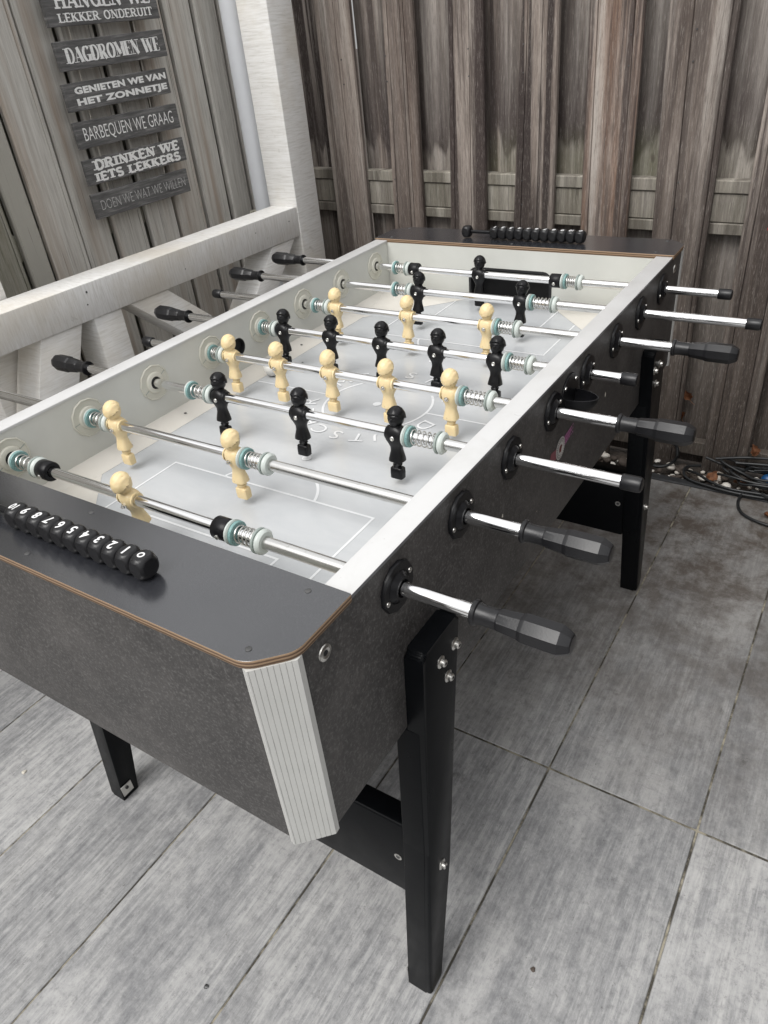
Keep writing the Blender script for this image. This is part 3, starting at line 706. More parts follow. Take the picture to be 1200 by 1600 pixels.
# end panels and goal walls
for end, (yo, yi) in enumerate(((YA, YN), (YB, YF))):
    s_ = -1 if end == 0 else 1
    a, b = sorted((yo, yo - s_ * .018))
    box('end_panel', -.3345, .3345, a, b, ZB, ZW, 'slate_laminate', T, bev=.0006)
    goal = rrect(-.105, .108, ZP - .002, RZ - .003, .022, (0, 0, 1, 1))
    me = plate('goal_wall', [(-WI + .0003, ZB + .01), (WI - .0003, ZB + .01), (WI - .0003, ZW), (-WI + .0003, ZW)], [goal], .016)
    me.transform(Matrix(((1, 0, 0, 0), (0, 0, s_, yi), (0, 1, 0, 0), (0, 0, 0, 1))))
    gw = link('goal_wall', me, 'wall_white', T)
    # black moulded goal frame lining the opening
    inner = rrect(-.099, .102, ZP + .001, RZ - .008, .018, (0, 0, 1, 1))
    bm = bmesh.new(); n = len(goal)
    R0 = [bm.verts.new((x, yi - s_ * .0012, z)) for x, z in goal]; R1 = [bm.verts.new((x, yi - s_ * .0012, z)) for x, z in inner]
    R2 = [bm.verts.new((x, yi + s_ * .05, z)) for x, z in inner]; R3 = [bm.verts.new((x, yi + s_ * .0002, z)) for x, z in goal]
    for A, B in ((R3, R0), (R0, R1), (R1, R2)):
        for i in range(n): bm.faces.new((A[i], A[(i+1) % n], B[(i+1) % n], B[i]))
    bm.faces.new(R2)
    link('goal_mouth', fin(bm, 'g', 30), 'hole_dark', gw)
# bottom board
box('bottom_board', -.3340, .3340, YA + .02, YB - .02, ZB + .001, ZB + .009, 'slate_laminate', T, bev=0)
CT = .0092
# end caps: film-faced plywood with rounded, cut corners
def cap_outline(yi, yo, s_):
    c = .034; X = .3715
    pts = [(-X, yi), (X, yi), (X, yo - s_ * c), (X - c, yo), (-X + c, yo), (-X, yo - s_ * c)]
    rad = [.003, .003, .012, .012, .012, .012]; out = []
    for i, p in enumerate(pts):
        a = Vector(pts[i-1]) - Vector(p); b = Vector(pts[(i+1) % len(pts)]) - Vector(p); P = Vector(p)
        r_ = rad[i]; A = P + a.normalized() * r_; B = P + b.normalized() * r_
        for k in range(7):
            t_ = k / 6; q = A * (1-t_)**2 + P * 2*t_*(1-t_) + B * t_**2; out.append((q.x, q.y))
    return out
for yi, yo, s_ in ((YN, YA - .0035, -1), (YF, YB + .0035, 1)):
    me = plate('cap_board', cap_outline(yi, yo, s_), [], CT, .0006)
    me.transform(Matrix.Translation((0, 0, ZW)))
    o = link('cap_board', me, ['film_black', 'ply_edge'], T)
    for p in me.polygons: p.material_index = 0 if p.normal.z > .5 else 1
    for sx_ in (-.33, 0.001, .33):
        for dy in (.016, .105):
            bm = bmesh.new(); yy = yi + s_ * dy
            add_lathe(bm, [(0, .0035), (.0007, .0033), (.0012, .002)], (0, 0, 1), (sx_, yy, ZW + CT - .0001), 12)
            link('screw', fin(bm, 's', 30), 'screw_dark', o)
# fluted corner trims
def trim_profile():
    P = [(.3325, -.1985), (.3390, -.2005), (.3712, -.1672), (.3705, -.1600)]
    out = []; 
    L = [(Vector(P[i+1]) - Vector(P[i])).length for i in range(3)]; tot = sum(L)
    s_ = 0; gro = .0056
    marks = [0.003 + gro * k for k in range(int(tot / gro))]
    def at(s_):
        for i in range(3):
            if s_ <= L[i] + 1e-9: 
                a, b = Vector(P[i]), Vector(P[i+1]); d_ = (b - a).normalized(); return a + d_ * s_, Vector((d_.y, -d_.x))
            s_ -= L[i]
        return Vector(P[3]), Vector((1, 0))
    pts = []
    ev = sorted([(0, 0), (tot, 0), (L[0], 0), (L[0] + L[1], 0)] + [(m_ - .0005, 0) for m_ in marks] + [(m_, 1) for m_ in marks] + [(m_ + .0005, 0) for m_ in marks])
    for s__, g_ in ev:
        p, nn = at(min(s__, tot - 1e-6)); pts.append((p - nn * (.0005 if g_ else 0), g_))
    return pts
tp = trim_profile()
def corner_trim(fx, fy, parent):
    bm = bmesh.new(); z0, z1 = ZB - .004, ZW - .0005
    pr = [((p.x * fx), (p.y if not fy else (2 * (YA + YB) / 2 - p.y)), g_) for p, g_ in tp]
    cx, cy = .318 * fx, (-.146 if not fy else (YA + YB) + .146)
    lo = [bm.verts.new((a, b, z0)) for a, b, g_ in pr]; hi = [bm.verts.new((a, b, z1)) for a, b, g_ in pr]
    for i in range(len(pr) - 1):
        f = bm.faces.new((lo[i], lo[i+1], hi[i+1], hi[i])); f.material_index = 1 if (pr[i][2] or pr[i+1][2]) else 0
    c0, c1 = bm.verts.new((cx, cy, z0)), bm.verts.new((cx, cy, z1))
    bm.faces.new(lo + [c0]); bm.faces.new(hi + [c1])
    bm.faces.new((lo[-1], c0, c1, hi[-1])); bm.faces.new((c0, lo[0], hi[0], c1))
    return link('corner_trim', fin(bm, 'trim'), ['alu_trim', 'trim_groove'], parent)
for fx in (1, -1):
    for fy in (0, 1): corner_trim(fx, fy, T)
# playfield
pf_pts = [(-.2985, .115), (-.13, -.0535), (-.105, YN), (.105, YN), (.13, -.0535), (.2985, .115), (.2985, .919), (.127, 1.0985), (.112, YF), (-.112, YF), (-.127, 1.0985), (-.2985, .919)]
bm = bmesh.new(); add_prism(bm, pf_pts, 'Z', ZP - .01, ZP)
pf = link('playfield', fin(bm, 'pf'), 'playfield_grey', T)
for sgn in (-1, 1):
    bm = bmesh.new(); V = {}
    def v(x, y, z):
        k = (round(x, 5), round(y, 5)); 
        if k not in V: V[k] = bm.verts.new((x * sgn, y, z))
        return V[k]
    f, wz = ZP + .0003, ZP + .018; xi, xo = .2985, WI + .0005
    bm.faces.new((v(xi, .115, f), v(xi, .919, f), v(xo, .919, wz), v(xo, .115, wz)))
    for ya, yb, yw, m_ in ((.919, 1.0985, YF, .127), (.115, -.0535, YN, .13)):
        yw2 = yw + (.001 if yw > 0 else -.001)
        bm.faces.new((v(xi, ya, f), v(m_, yb, f), v(xo, yw2, wz)))
        bm.faces.new((v(xi, ya, f), v(xo, yw2, wz), v(xo, ya, wz)))
        bm.faces.new((v(m_, yb, f), v(m_ - .016, yw2, f), v(xo, yw2, wz)))
    bmesh.ops.recalc_face_normals(bm, faces=bm.faces)
    me = bpy.data.meshes.new('strip'); bm.to_mesh(me); bm.free()
    for p in me.polygons:
        if p.normal.z < 0: p.flip()
    st = link('side_strip', me, 'strip_cream', T)
    for (xx, yy) in ((.318, .20), (.318, .335), (.318, .70), (.318, 1.035), (.313, .02)):
        bm = bmesh.new(); zz = ZP + .018 * (xx - .2985) / (WI - .2985) + .0003
        add_lathe(bm, [(0, .0030), (.0008, .0028)], (-.43 * sgn, 0, .9), (xx * sgn, yy, zz), 10); link('screw', fin(bm), 'screw_dark', st)
# printed markings (each line, arc, spot and letter its own thin print)
lay = [0]
def mline(P, wd=.0038, closed=False):
    bm = bmesh.new()
    P = [Vector((a, b, 0)) for a, b in P]; n = len(P); L_, R_ = [], []
    for i, p in enumerate(P):
        if closed: a_, b_ = P[i-1], P[(i+1) % n]
        else: a_, b_ = P[max(i-1, 0)], P[min(i+1, n-1)]
        if 0 < i < n - 1 or closed:
            t0 = (p - a_).normalized(); t1 = (b_ - p).normalized(); tt = (t0 + t1).normalized(); k_ = 1 / max(.5, tt.dot(t0))
        else: tt = (b_ - a_).normalized(); k_ = 1
        nn = Vector((-tt.y, tt.x, 0)) * wd / 2 * k_
        L_.append(p + nn); R_.append(p - nn)
    z = ZP + .00035 + lay[0] * 3e-5; lay[0] += 1
    vl = [bm.verts.new((q.x, q.y, z)) for q in L_]; vr = [bm.verts.new((q.x, q.y, z)) for q in R_]
    for i in range(n if closed else n - 1):
        j = (i + 1) % n; bm.faces.new((vr[i], vr[j], vl[j], vl[i]))
    me = bpy.data.meshes.new('line'); bm.to_mesh(me); bm.free(); link('field_line', me, 'print_white', pf)
cy0 = .522
mline([(-.296, cy0), (-.106, cy0)]); mline([(.106, cy0), (.296, cy0)])
mline(circ(0, cy0, .104, 72), .0046, True)
for m_ in (0, 1):
    F = (lambda y: y) if m_ == 0 else (lambda y: 2 * .5185 - y)
    mline([(-.206, F(.018)), (-.206, F(.1985)), (.200, F(.1985)), (.200, F(.018))])
    mline([(-.133, F(-.056)), (-.133, F(.0605)), (.133, F(.0605)), (.133, F(-.056))])
    mline([(.096 * math.cos(a), F(.172 + .096 * math.sin(a))) for a in [R(17 + 146 * k / 30) for k in range(31)]], .0046)
def dot(cx, cy, r):
    bm = bmesh.new(); bm.faces.new([bm.verts.new((x, y, ZP + .0009)) for x, y in circ(cx, cy, r, 28)])
    me = bpy.data.meshes.new('spot'); bm.to_mesh(me); bm.free(); link('field_spot', me, 'print_white', pf)
dot(0, cy0 - .002, .0082); dot(0, .301, .0082); dot(0, 2 * .5185 - .301, .0082)
def ring_text(s_, a0, step):
    a = a0
    for ch in s_:
        me = text_mesh(ch, .040, bold=0, xs=1.15)
        me.transform(Matrix.Translation((0, cy0, ZP + .0012)) @ Matrix.Rotation(R(a - 90), 4, 'Z') @ Matrix.Translation((0, .132, 0)))
        link('letter', me, 'print_white', pf)
        a += step
ring_text('DEUTSCHER', -19, -17.9); ring_text('MEISTER', -206, -20.6)
bm = bmesh.new(); add_lathe(bm, [(0, .0025), (.0006, .0022)], (0, 0, 1), (-.267, .636, ZP), 8); link('screw', fin(bm), 'screw_dark', pf)

# legs: tapered and splayed, thicker below the cabinet
def leg_mesh():
    bm = bmesh.new()
    zt = RZ - .098
    front = [(.000, zt), (-.026, RZ - .46), (-.063, .0002)]; rear = [(-.024, .0002), (.026, RZ - .54), (.070, RZ - .222), (.089, zt)]
    def rc(pts, idx, r_):  # round chosen corners
        out = []
        for i, p in enumerate(pts):
            if i in idx:
                a = (Vector(pts[i-1]) - Vector(p)).normalized(); b = (Vector(pts[(i+1) % len(pts)]) - Vector(p)).normalized(); P = Vector(p)
                for k in range(5):
                    t_ = k / 4; q = (P + a*r_) * (1-t_)**2 + P * 2*t_*(1-t_) + (P + b*r_) * t_**2; out.append((q.x, q.y))
            else: out.append(p)
        return out
    outer = rc(front + rear, (0, 6), .010)
    add_prism(bm, outer, 'X', .3685, .3945, 0, .0055, 3)
    # inner layer under the cabinet
    zi = ZB - .003
    ff = lambda z: -.063 + (.063) * (z / zt) * 1.0
    inner = [(-.0098, zi), (-.0263, RZ - .46), (-.0633, -.0001), (-.0237, -.0001), (.0263, RZ - .54), (.070, zi)]
    add_prism(bm, inner, 'X', .3510, .3860, 0, .002, 2)
    return fin(bm, 'leg', 50)
lm = leg_mesh(); lm.materials.append(M['leg_black'])
YC = (YA + YB) / 2 + .003
def bolt_mesh(r_=.0085, flange=True):
    bm = bmesh.new()
    pr = [(0, r_), (.0012, r_), (.0022, r_ * .82)] if flange else [(0, r_ * .8)]
    pr += [(.0025, r_ * .62), (.0062, r_ * .60), (.0075, r_ * .48), (.0078, r_ * .26)]
    add_lathe(bm, pr, (1, 0, 0), (0, 0, 0), 18, 0, cap=False)
    add_lathe(bm, [(.0040, .0), (.0041, r_ * .26), (.0078, r_ * .26)], (1, 0, 0), (0, 0, 0), 6, 1, cap=False)
    me = fin(bm, 'bolt', 35); me.materials.append(M['bolt_steel']); me.materials.append(M['hole_dark']); return me
bolt_me = bolt_mesh()
for fx in (1, -1):
    for fy in (0, 1):
        me = lm
        lg = bpy.data.objects.new('leg', lm.copy()); C.objects.link(lg); lg.parent = T
        mm = Matrix.Diagonal((fx, 1 if not fy else -1, 1, 1)); mm.translation = (0, 0 if not fy else 2 * YC - .006, 0)
        lg.data.transform(mm)
        if fx * (1 if not fy else -1) < 0: lg.data.flip_normals()
        for (yy, zz) in ((.074, -.139), (.038, -.138), (.053, -.176), (.002, -.521)):
            b = bpy.data.objects.new('bolt', bolt_me); C.objects.link(b); b.parent = lg
            b.location = (fx * .3943, yy if not fy else 2 * YC - .006 - yy, RZ + zz); b.rotation_euler = (rnd.uniform(0, 6), 0, 0) if fx > 0 else (rnd.uniform(0, 6), 0, math.pi)
        # small metal levelling plate on the inner side of the foot
        y_ = -.047; a, b2 = sorted((fx * .3508, fx * .3492))
        bm = bmesh.new(); add_box(bm, a, b2, y_ - .013, y_ + .013, .012, .040, 0, .0004)
        add_lathe(bm, [(0, .004), (.002, .0035)], (-fx, 0, 0), (fx * .3492, y_, .030), 10, 1)
        me2 = fin(bm, 'plate', 40)
        if fy: me2.transform(Matrix(((1,0,0,0),(0,-1,0,2*YC-.006),(0,0,1,0),(0,0,0,1)))); me2.flip_normals()
        link('foot_plate', me2, ['bolt_steel', 'hole_dark'], lg)
for fy in (0, 1):
    ya, yb = (-.020, .016) if not fy else (2 * YC - .006 - .016, 2 * YC - .006 + .020)
    o = box('stretcher', -.3505, .3505, ya, yb, RZ - .612, RZ - .432, 'leg_black', T, bev=.005, seg=3)
    for sx_ in (.333, -.333):
        bm = bmesh.new(); add_lathe(bm, [(0, .0065), (.0006, .0065)], (0, -1, 0), (sx_, ya, RZ - .520), 16, 0)
        add_lathe(bm, [(.0006, .0035), (.0012, .003)], (0, -1, 0), (sx_, ya, RZ - .520), 10, 1)
        link('barrel_nut', fin(bm), ['bolt_steel', 'screw_dark'], o)
# bolts, chips and sticker on the sides
for fx in (1, -1):
    for yy in (-.128, 1.145):
        bm = bmesh.new(); add_lathe(bm, [(0, .0095), (.0012, .0090), (.0020, .006), (.0012, .003)], (fx, 0, 0), (fx * WO, yy, RZ + .014), 20, 0, cap=False)
        add_lathe(bm, [(.0008, 0), (.0009, .0032), (.0016, .0036)], (fx, 0, 0), (fx * WO, yy, RZ + .014), 6, 1, cap=False)
        link('panel_bolt', fin(bm, 'b', 30), ['bolt_steel', 'hole_dark'], T)
for yy, zz, s_ in ((.716, -.090, .0045), (.273, -.079, .003), (.83, -.12, .002), (.40, -.15, .0015), (.02, -.19, .0015)):
    bm = bmesh.new(); vs = [bm.verts.new((WO + .0004, yy + s_ * rnd.uniform(.4, 1) * math.cos(a), RZ + zz + 1.5 * s_ * rnd.uniform(.5, 1) * math.sin(a))) for a in [R(45 * k) for k in range(8)]]
    bm.faces.new(vs); link('chipped_spot', fin(bm), 'chip_white', T)
bm = bmesh.new(); X0 = WO + .0004; sy, sz = .493, RZ - .085
def flat(pts, dz, mat): f = bm.faces.new([bm.verts.new((X0 + dz, a, b)) for a, b in pts]); f.material_index = mat
flat([(sy + .008, sz + .012), (sy + .046, sz + .017), (sy + .050, sz + .009), (sy + .040, sz + .001), (sy + .018, sz - .006)], 0, 1)
flat([(sy - .010, sz + .006), (sy - .040, sz + .010), (sy - .044, sz + .001), (sy - .030, sz - .010), (sy - .010, sz - .012)], 0, 2)
flat(circ(sy, sz, .0195, 28), .0003, 0); flat(circ(sy, sz, .0125, 24), .0005, 3); flat(circ(sy, sz, .0118, 24), .0006, 0)
flat([(sy - .006, sz - .006), (sy + .002, sz - .007), (sy + .003, sz - .002), (sy + .007, sz + .003), (sy + .002, sz + .006), (sy - .004, sz + .006), (sy - .007, sz + .001)], .0008, 4)
for k in range(26):   # tiny printed ticks around the ring of the sticker
    a = R(360 * k / 26); q = Vector((math.cos(a), math.sin(a))); pq = Vector((-q.y, q.x)) * .0008; c0 = Vector((sy, sz))
    flat([tuple(c0 + q * .0148 - pq), tuple(c0 + q * .0148 + pq), tuple(c0 + q * .0176 + pq), tuple(c0 + q * .0176 - pq)], .0008, 3)
for k in range(5):
    for j in range(3):
        y_ = sy + .024 + k * .007; z_ = sz + .0135 - j * .007 + k * .0012
        flat([(y_, z_), (y_ + .0045, z_ + .0008), (y_ + .0045, z_ - .0022), (y_, z_ - .003)], .0003, 5)
simple('sticker_pale', (0.36, 0.16, 0.30), 0.5)
link('sticker', fin(bm), ['sticker_grey', 'sticker_pink', 'sticker_red', 'sticker_dark', 'sticker_brown', 'sticker_pale'], T)
# ball scoop on the outside of each long wall
for fx in (1,):
    bm = bmesh.new(); cy, cz = .520, RZ - .004
    me = plate('scoop', circ(cy, cz, .036, 32), [], .003, .0008)
    me.transform(Matrix(((0, 0, 1, WO), (1, 0, 0, 0), (0, 1, 0, 0), (0, 0, 0, 1))))
    join_mesh(bm, me)
    # open cup: half-round lip that sticks out and slopes down
    rows = []
    nU = 15; nV = 9
    for i in range(nU):
        a = math.pi * i / (nU - 1)                        # around the lip, from -y side to +y side
        ly = -math.cos(a) * .024; lx = math.sin(a) * .045
        row = []
        for j in range(nV):
            t_ = j / (nV - 1); k_ = math.cos(t_ * math.pi / 2)
            row.append(bm.verts.new((WO + .003 + lx * k_, cy + ly * (k_ * .7 + .3), cz + .002 - .030 * math.sin(t_ * math.pi / 2))))
        rows.append(row)
    inn = []
    for i in range(nU):
        a = math.pi * i / (nU - 1); ly = -math.cos(a) * .0215; lx = math.sin(a) * .0425
        inn.append([bm.verts.new((WO + .0032 + lx * math.cos(j / (nV-1) * math.pi / 2), cy + ly * (math.cos(j / (nV-1) * math.pi / 2) * .7 + .3), cz + .0022 - .027 * math.sin(j / (nV-1) * math.pi / 2))) for j in range(nV)])
    for Rw in (rows, inn):
        for A, B in zip(Rw, Rw[1:]):
            for j in range(nV - 1): bm.faces.new((A[j], B[j], B[j+1], A[j+1]))
    for A, B, C_, D_ in zip(rows, rows[1:], inn, inn[1:]): bm.faces.new((A[0], B[0], D_[0], C_[0]))
    sc_o = link('ball_scoop', fin(bm, 'scoop', 40), 'plastic_black', T)
    for dy, dz in ((-.022, .020), (.022, .020), (-.002, -.031)):
        b = bmesh.new(); add_lathe(b, [(0, .0036), (.001, .0034), (.0014, .002)], (1, 0, 0), (WO + .003, cy + dy, cz + dz), 10)
        link('screw', fin(b), 'bolt_steel', sc_o)
# flanges: black twelve-sided outside, cream inside
def flange_mesh(inside):
    bm = bmesh.new(); n = 12
    r_ = .0335 if inside else .0312
    f12 = lambda k, th: 1.0
    h = .0030 if inside else .0045
    prof = [(0, r_), (h * .5, r_), (h, r_ * .965)]
    if inside: prof += [(h, r_ * .93), (h * .55, r_ * .90), (h * .55, .0205)]
    else: prof += [(h, .0200)]
    add_lathe(bm, prof, (1, 0, 0), (0, 0, 0), n, 0, cap=False)
    if inside: add_lathe(bm, [(h * .4, .0205), (h * 1.5, .0190), (h * 1.9, .0165), (h * 1.9, .0118), (h * .2, .0112), (0, .0085)], (1, 0, 0), (0, 0, 0), 28, 0, cap=False)
    else: add_lathe(bm, [(h * .6, .0200), (h, .0185), (h * 1.9, .0148), (h * 2.2, .0138), (h * 2.2, .0108), (h * 1.6, .0104), (h * 1.0, .0084)], (1, 0, 0), (0, 0, 0), 28, 0, cap=False)
    add_lathe(bm, [(h * 1.4, .0112), (h * 1.4, .0085)], (1, 0, 0), (0, 0, 0), 24, 1, cap=False)
    if inside:   # the two seams where the halves of the bush meet
        for s_ in (1, -1):
            add_box(bm, h * .5, h * .56 + .0004, s_ * .0198 if s_ > 0 else -.0312, .0312 if s_ > 0 else -.0198, -.0005, .0004, 2)
    me = fin(bm, 'flange', 28)
    return me
fi = flange_mesh(True); fo = flange_mesh(False)
for m_ in ('flange_white', 'hole_dark', 'rubber_grey'): fi.materials.append(M[m_])
for m_ in ('plastic_black', 'hole_dark'): fo.materials.append(M[m_])
scr = bmesh.new(); add_lathe(scr, [(0, .0034), (.001, .0032), (.0014, .0018), (.0008, .0008)], (1, 0, 0), (0, 0, 0), 12); scr = fin(scr, 'screw', 30); scr.materials.append(M['bolt_steel'])
for i in range(8):
    y_ = .15 * i
    for fx in (1, -1):
        a = bpy.data.objects.new('inner_flange', fi); C.objects.link(a); a.parent = T
        a.location = (fx * (WI - .0001), y_, RZ); a.rotation_euler = (R(15 + rnd.uniform(-12, 12)), 0, math.pi if fx > 0 else 0)
        a = bpy.data.objects.new('outer_flange', fo); C.objects.link(a); a.parent = T
        a.location = (fx * (WO - .0001), y_, RZ); a.rotation_euler = (R(15), 0, 0 if fx > 0 else math.pi)
        for s_ in (1, -1):
            b = bpy.data.objects.new('screw', scr); C.objects.link(b); b.parent = a
            b.location = (.0044, s_ * .0245, s_ * .0005)
# score counters on the end caps
bead_n = {}
def bead_mesh(txt, sx_=.0214, sz_=.0250):
    bm = bmesh.new(); N = 8; rad = .0160
    hx, hz = sx_ / 2, sz_ / 2
    def proj(p):
        q = Vector((p.x * hx / hz, p.y, p.z))
        L_ = p.length
        if L_ > rad: p = p * (rad / L_)
        return Vector((p.x * hx / hz, p.y, p.z))
    for ax in range(3):
        for s_ in (-1, 1):
            g_ = []
            for i in range(N + 1):
                r__ = []
                for j in range(N + 1):
                    u = (-1 + 2 * i / N) * hz; v_ = (-1 + 2 * j / N) * hz
                    p = [0, 0, 0]; p[ax] = s_ * hz; p[(ax+1) % 3] = u; p[(ax+2) % 3] = v_
                    r__.append(bm.verts.new(proj(Vector(p))))
                g_.append(r__)
            for i in range(N):
                for j in range(N): bm.faces.new((g_[i][j], g_[i+1][j], g_[i+1][j+1], g_[i][j+1]))
    bmesh.ops.remove_doubles(bm, verts=bm.verts, dist=1e-5)
    bmesh.ops.recalc_face_normals(bm, faces=bm.faces)
    for f in bm.faces: f.material_index = 0
    if txt == 'screw':
        add_lathe(bm, [(hz - .0004, .0042), (hz + .0004, .0042), (hz + .0005, .0026), (hz - .001, .0024)], (0, 0, 1), (0, 0, 0), 14, 1, cap=False)
        add_lathe(bm, [(hz - .0002, .0), (hz + .0002, .0024)], (0, 0, 1), (0, 0, 0), 6, 2, cap=False)
    elif txt:
        tm = text_mesh(txt, .0165 if len(txt) == 1 else .0150, bold=.0004, xs=1.0 if len(txt) == 1 else .80)
        join_mesh(bm, tm, Matrix.Translation((0, 0, hz + .00025)) @ Matrix.Rotation(math.pi, 4, 'Z'), 1)
    me = bpy.data.meshes.new('bead'); bm.to_mesh(me); bm.free()
    for p in me.polygons: p.use_smooth = True
    me.set_sharp_from_angle(angle=R(22))
    for m_ in ('plastic_grip', 'digit_white', 'screw_dark'): me.materials.append(M[m_])
    return me
def counter(y_, xs, labels, x_lo, x_hi, turn, tilt):
    zc = ZW + CT + .0150
    root = link('score_counter', (lambda b: (add_lathe(b, [(x_lo, .0042), (x_hi, .0042)], (1, 0, 0), (0, 0, 0), 12), fin(b, 'rod', 40))[1])(bmesh.new()), 'plastic_black', T)
    root.location = (0, y_, zc)
    for x_, l_ in zip(xs, labels):
        if l_ not in bead_n: bead_n[l_] = bead_mesh(l_ if l_ != 'end' else '')
        o = bpy.data.objects.new('end_block' if l_ in ('screw', 'end') else 'bead', bead_n[l_]); C.objects.link(o); o.parent = root
        o.location = (x_, 0, 0); o.rotation_euler = (tilt + R(rnd.uniform(-3, 3)), 0, 0)
nx = [.1615] + [.1395 - .02165 * k for k in range(10)] + [-.131]
counter(-.1505, nx, ['screw'] + [str(k) for k in range(1, 11)] + ['end'], -.13, .16, True, 0)
fx_ = [.153] + [.132 - .0210 * k for k in range(10)] + [-.131]
counter(1.162, fx_, ['screw'] + [str(k) for k in range(10, 0, -1)] + ['end'], -.13, .155, False, 0)

# ================================================================== RODS WITH FIGURES
def player_mesh():
    """figure standing along Z, rod axis (X) at z=0, faces -Y"""
    bm = bmesh.new(); seg = 32
    # (z, half x, half y, squareness, y offset)
    prof = [(-.0730, .0102, .0062, 5, .0000), (-.0722, .0110, .0072, 6, .0), (-.0640, .0112, .0078, 6, .0), (-.0560, .0108, .0074, 6, 0), (-.0548, .0098, .0066, 5, 0),
            (-.0542, .0062, .0058, 2.5, 0), (-.0520, .0064, .0060, 2.4, 0), (-.0500, .0080, .0072, 2.4, 0), (-.0480, .0066, .0062, 2.4, 0), (-.0455, .0072, .0068, 2.4, 0),
            (-.0440, .0122, .0104, 3, 0), (-.0430, .0134, .0114, 3, 0), (-.0390, .0130, .0110, 3, 0), (-.0330, .0116, .0100, 2.8, 0), (-.0270, .0100, .0090, 2.6, 0), (-.0205, .0088, .0086, 2.4, 0),
            (-.0150, .0108, .0104, 2.4, 0), (-.0080, .0130, .0122, 2.8, 0), (.0000, .0144, .0128, 3.2, 0), (.0070, .0142, .0118, 3.0, 0), (.0100, .0122, .0102, 2.6, 0), (.0122, .0088, .0082, 2.2, 0)]
    for k in range(0, 23):
        a = math.pi * (.235 + .765 * k / 22.0); zc, hr = .0258, .0143
        z = zc - hr * 1.07 * math.cos(a); rr = hr * math.sin(a) if k < 22 else .0006
        prof.append((z, rr * .86, rr * .95, 2, 0.0006 * math.sin(a)))
    rings = []
    for z, hx, hy, e, oy in prof:
        ring = []
        for i in range(seg):
            th = 2 * math.pi * (i + .5) / seg; cx, sy_ = math.cos(th), math.sin(th)
            k_ = (abs(cx) ** e + abs(sy_) ** e) ** (-1 / e)
            p = Vector((hx * k_ * cx, hy * k_ * sy_ + oy, z))
            if z > .0145:                                   # head details
                dv = (p - Vector((0, 0, .0262))).normalized()
                front = -dv.y
                edge = dv.z - (.12 + .55 * front)
                if edge > 0: p += dv * .0022
                elif edge > -.13: p -= dv * .0009
                if edge > .08 and abs((dv.x * .8 + dv.z * .3) % .34 - .17) < .03: p -= dv * .0007               # hair cap
                if front > .8 and abs(dv.x) < .22 and -.25 < dv.z < .12: p += Vector((0, -.0018, 0))   # nose
                if front > .55 and .12 < abs(dv.x) < .5 and .0 < dv.z < .25: p += Vector((0, .0010, 0))  # eye sockets
                if front > .6 and abs(dv.x) < .35 and -.62 < dv.z < -.45: p += Vector((0, .0007, 0))   # mouth
                if abs(dv.x) > .93 and abs(dv.z) < .22: p += Vector((.0011 if dv.x > 0 else -.0011, 0, 0))  # ears
            elif -.0270 < z < .0105 and abs(cx) > .55:       # arms moulded against the body
                a_ = math.sin(math.pi * (z + .0270) / .0375); fr = max(0, math.cos((th if cx > 0 else math.pi - th) + .35)) ** 3
                p += Vector((.0030 * a_ * fr * (1 if cx > 0 else -1), -.0012 * a_ * fr, 0))
            ring.append(bm.verts.new(p))
        rings.append(ring)
    for A, B in zip(rings, rings[1:]):
        for i in range(seg): bm.faces.new((A[i], A[(i+1) % seg], B[(i+1) % seg], B[i]))
    bm.faces.new(rings[0][::-1]); bm.faces.new(rings[-1])
    # collars where the rod passes through the body
    for s_ in (1, -1): add_lathe(bm, [(.0125, .0112), (.0152, .0108), (.0152, .0082), (.0120, .0080)], (s_, 0, 0), (0, 0, 0), 24, 0, cap=False)
    for v_ in bm.verts:
        if v_.co.z < -.012: v_.co.x *= .94; v_.co.y *= .94
    return fin(bm, 'player', 38)
pm = {}
for kname in ('player_black', 'player_cream'):
    me = player_mesh(); me.materials.append(M[kname]); pm[kname] = me
bm = bmesh.new(); add_lathe(bm, [(0, .0036), (.0012, .0036), (.0018, .0030), (.0012, .0016), (.0006, .0006)], (0, -1, 0), (0, 0, 0), 12, 0)
head_screw = fin(bm, 'screw', 30); head_screw.materials.append(M['bolt_steel'])
bm = bmesh.new(); add_lathe(bm, [(-.001, .0040), (.0030, .0040), (.0034, .0030)], (0, -1, 0), (0, 0, 0), 6, 0); add_lathe(bm, [(.0034, .0022), (.0058, .0020)], (0, -1, 0), (0, 0, 0), 10, 0)
nut_me = fin(bm, 'nut', 30); nut_me.materials.append(M['steel_dull'])
def ring_mesh(w_, ro, ri, mat, rnd_=.0012):
    bm = bmesh.new(); add_lathe(bm, [(0, ri), (0, ro - rnd_), (rnd_, ro), (w_ - rnd_, ro), (w_, ro - rnd_), (w_, ri)], (1, 0, 0), (0, 0, 0), 32, 0, cap=False)
    me = fin(bm, 'ring', 45); me.materials.append(M[mat]); return me
RM = dict(white=ring_mesh(.0085, .0165, .0084, 'rubber_white', .003), teal=ring_mesh(.0045, .0163, .0085, 'rubber_teal', .001), thin=ring_mesh(.0030, .0165, .0084, 'rubber_white', .001),
          grey=ring_mesh(.0035, .0168, .0085, 'rubber_grey', .001), collar=ring_mesh(.0245, .0150, .0084, 'plastic_black', .0015), dark=ring_mesh(.0012, .0150, .0085, 'screw_dark', .0004))
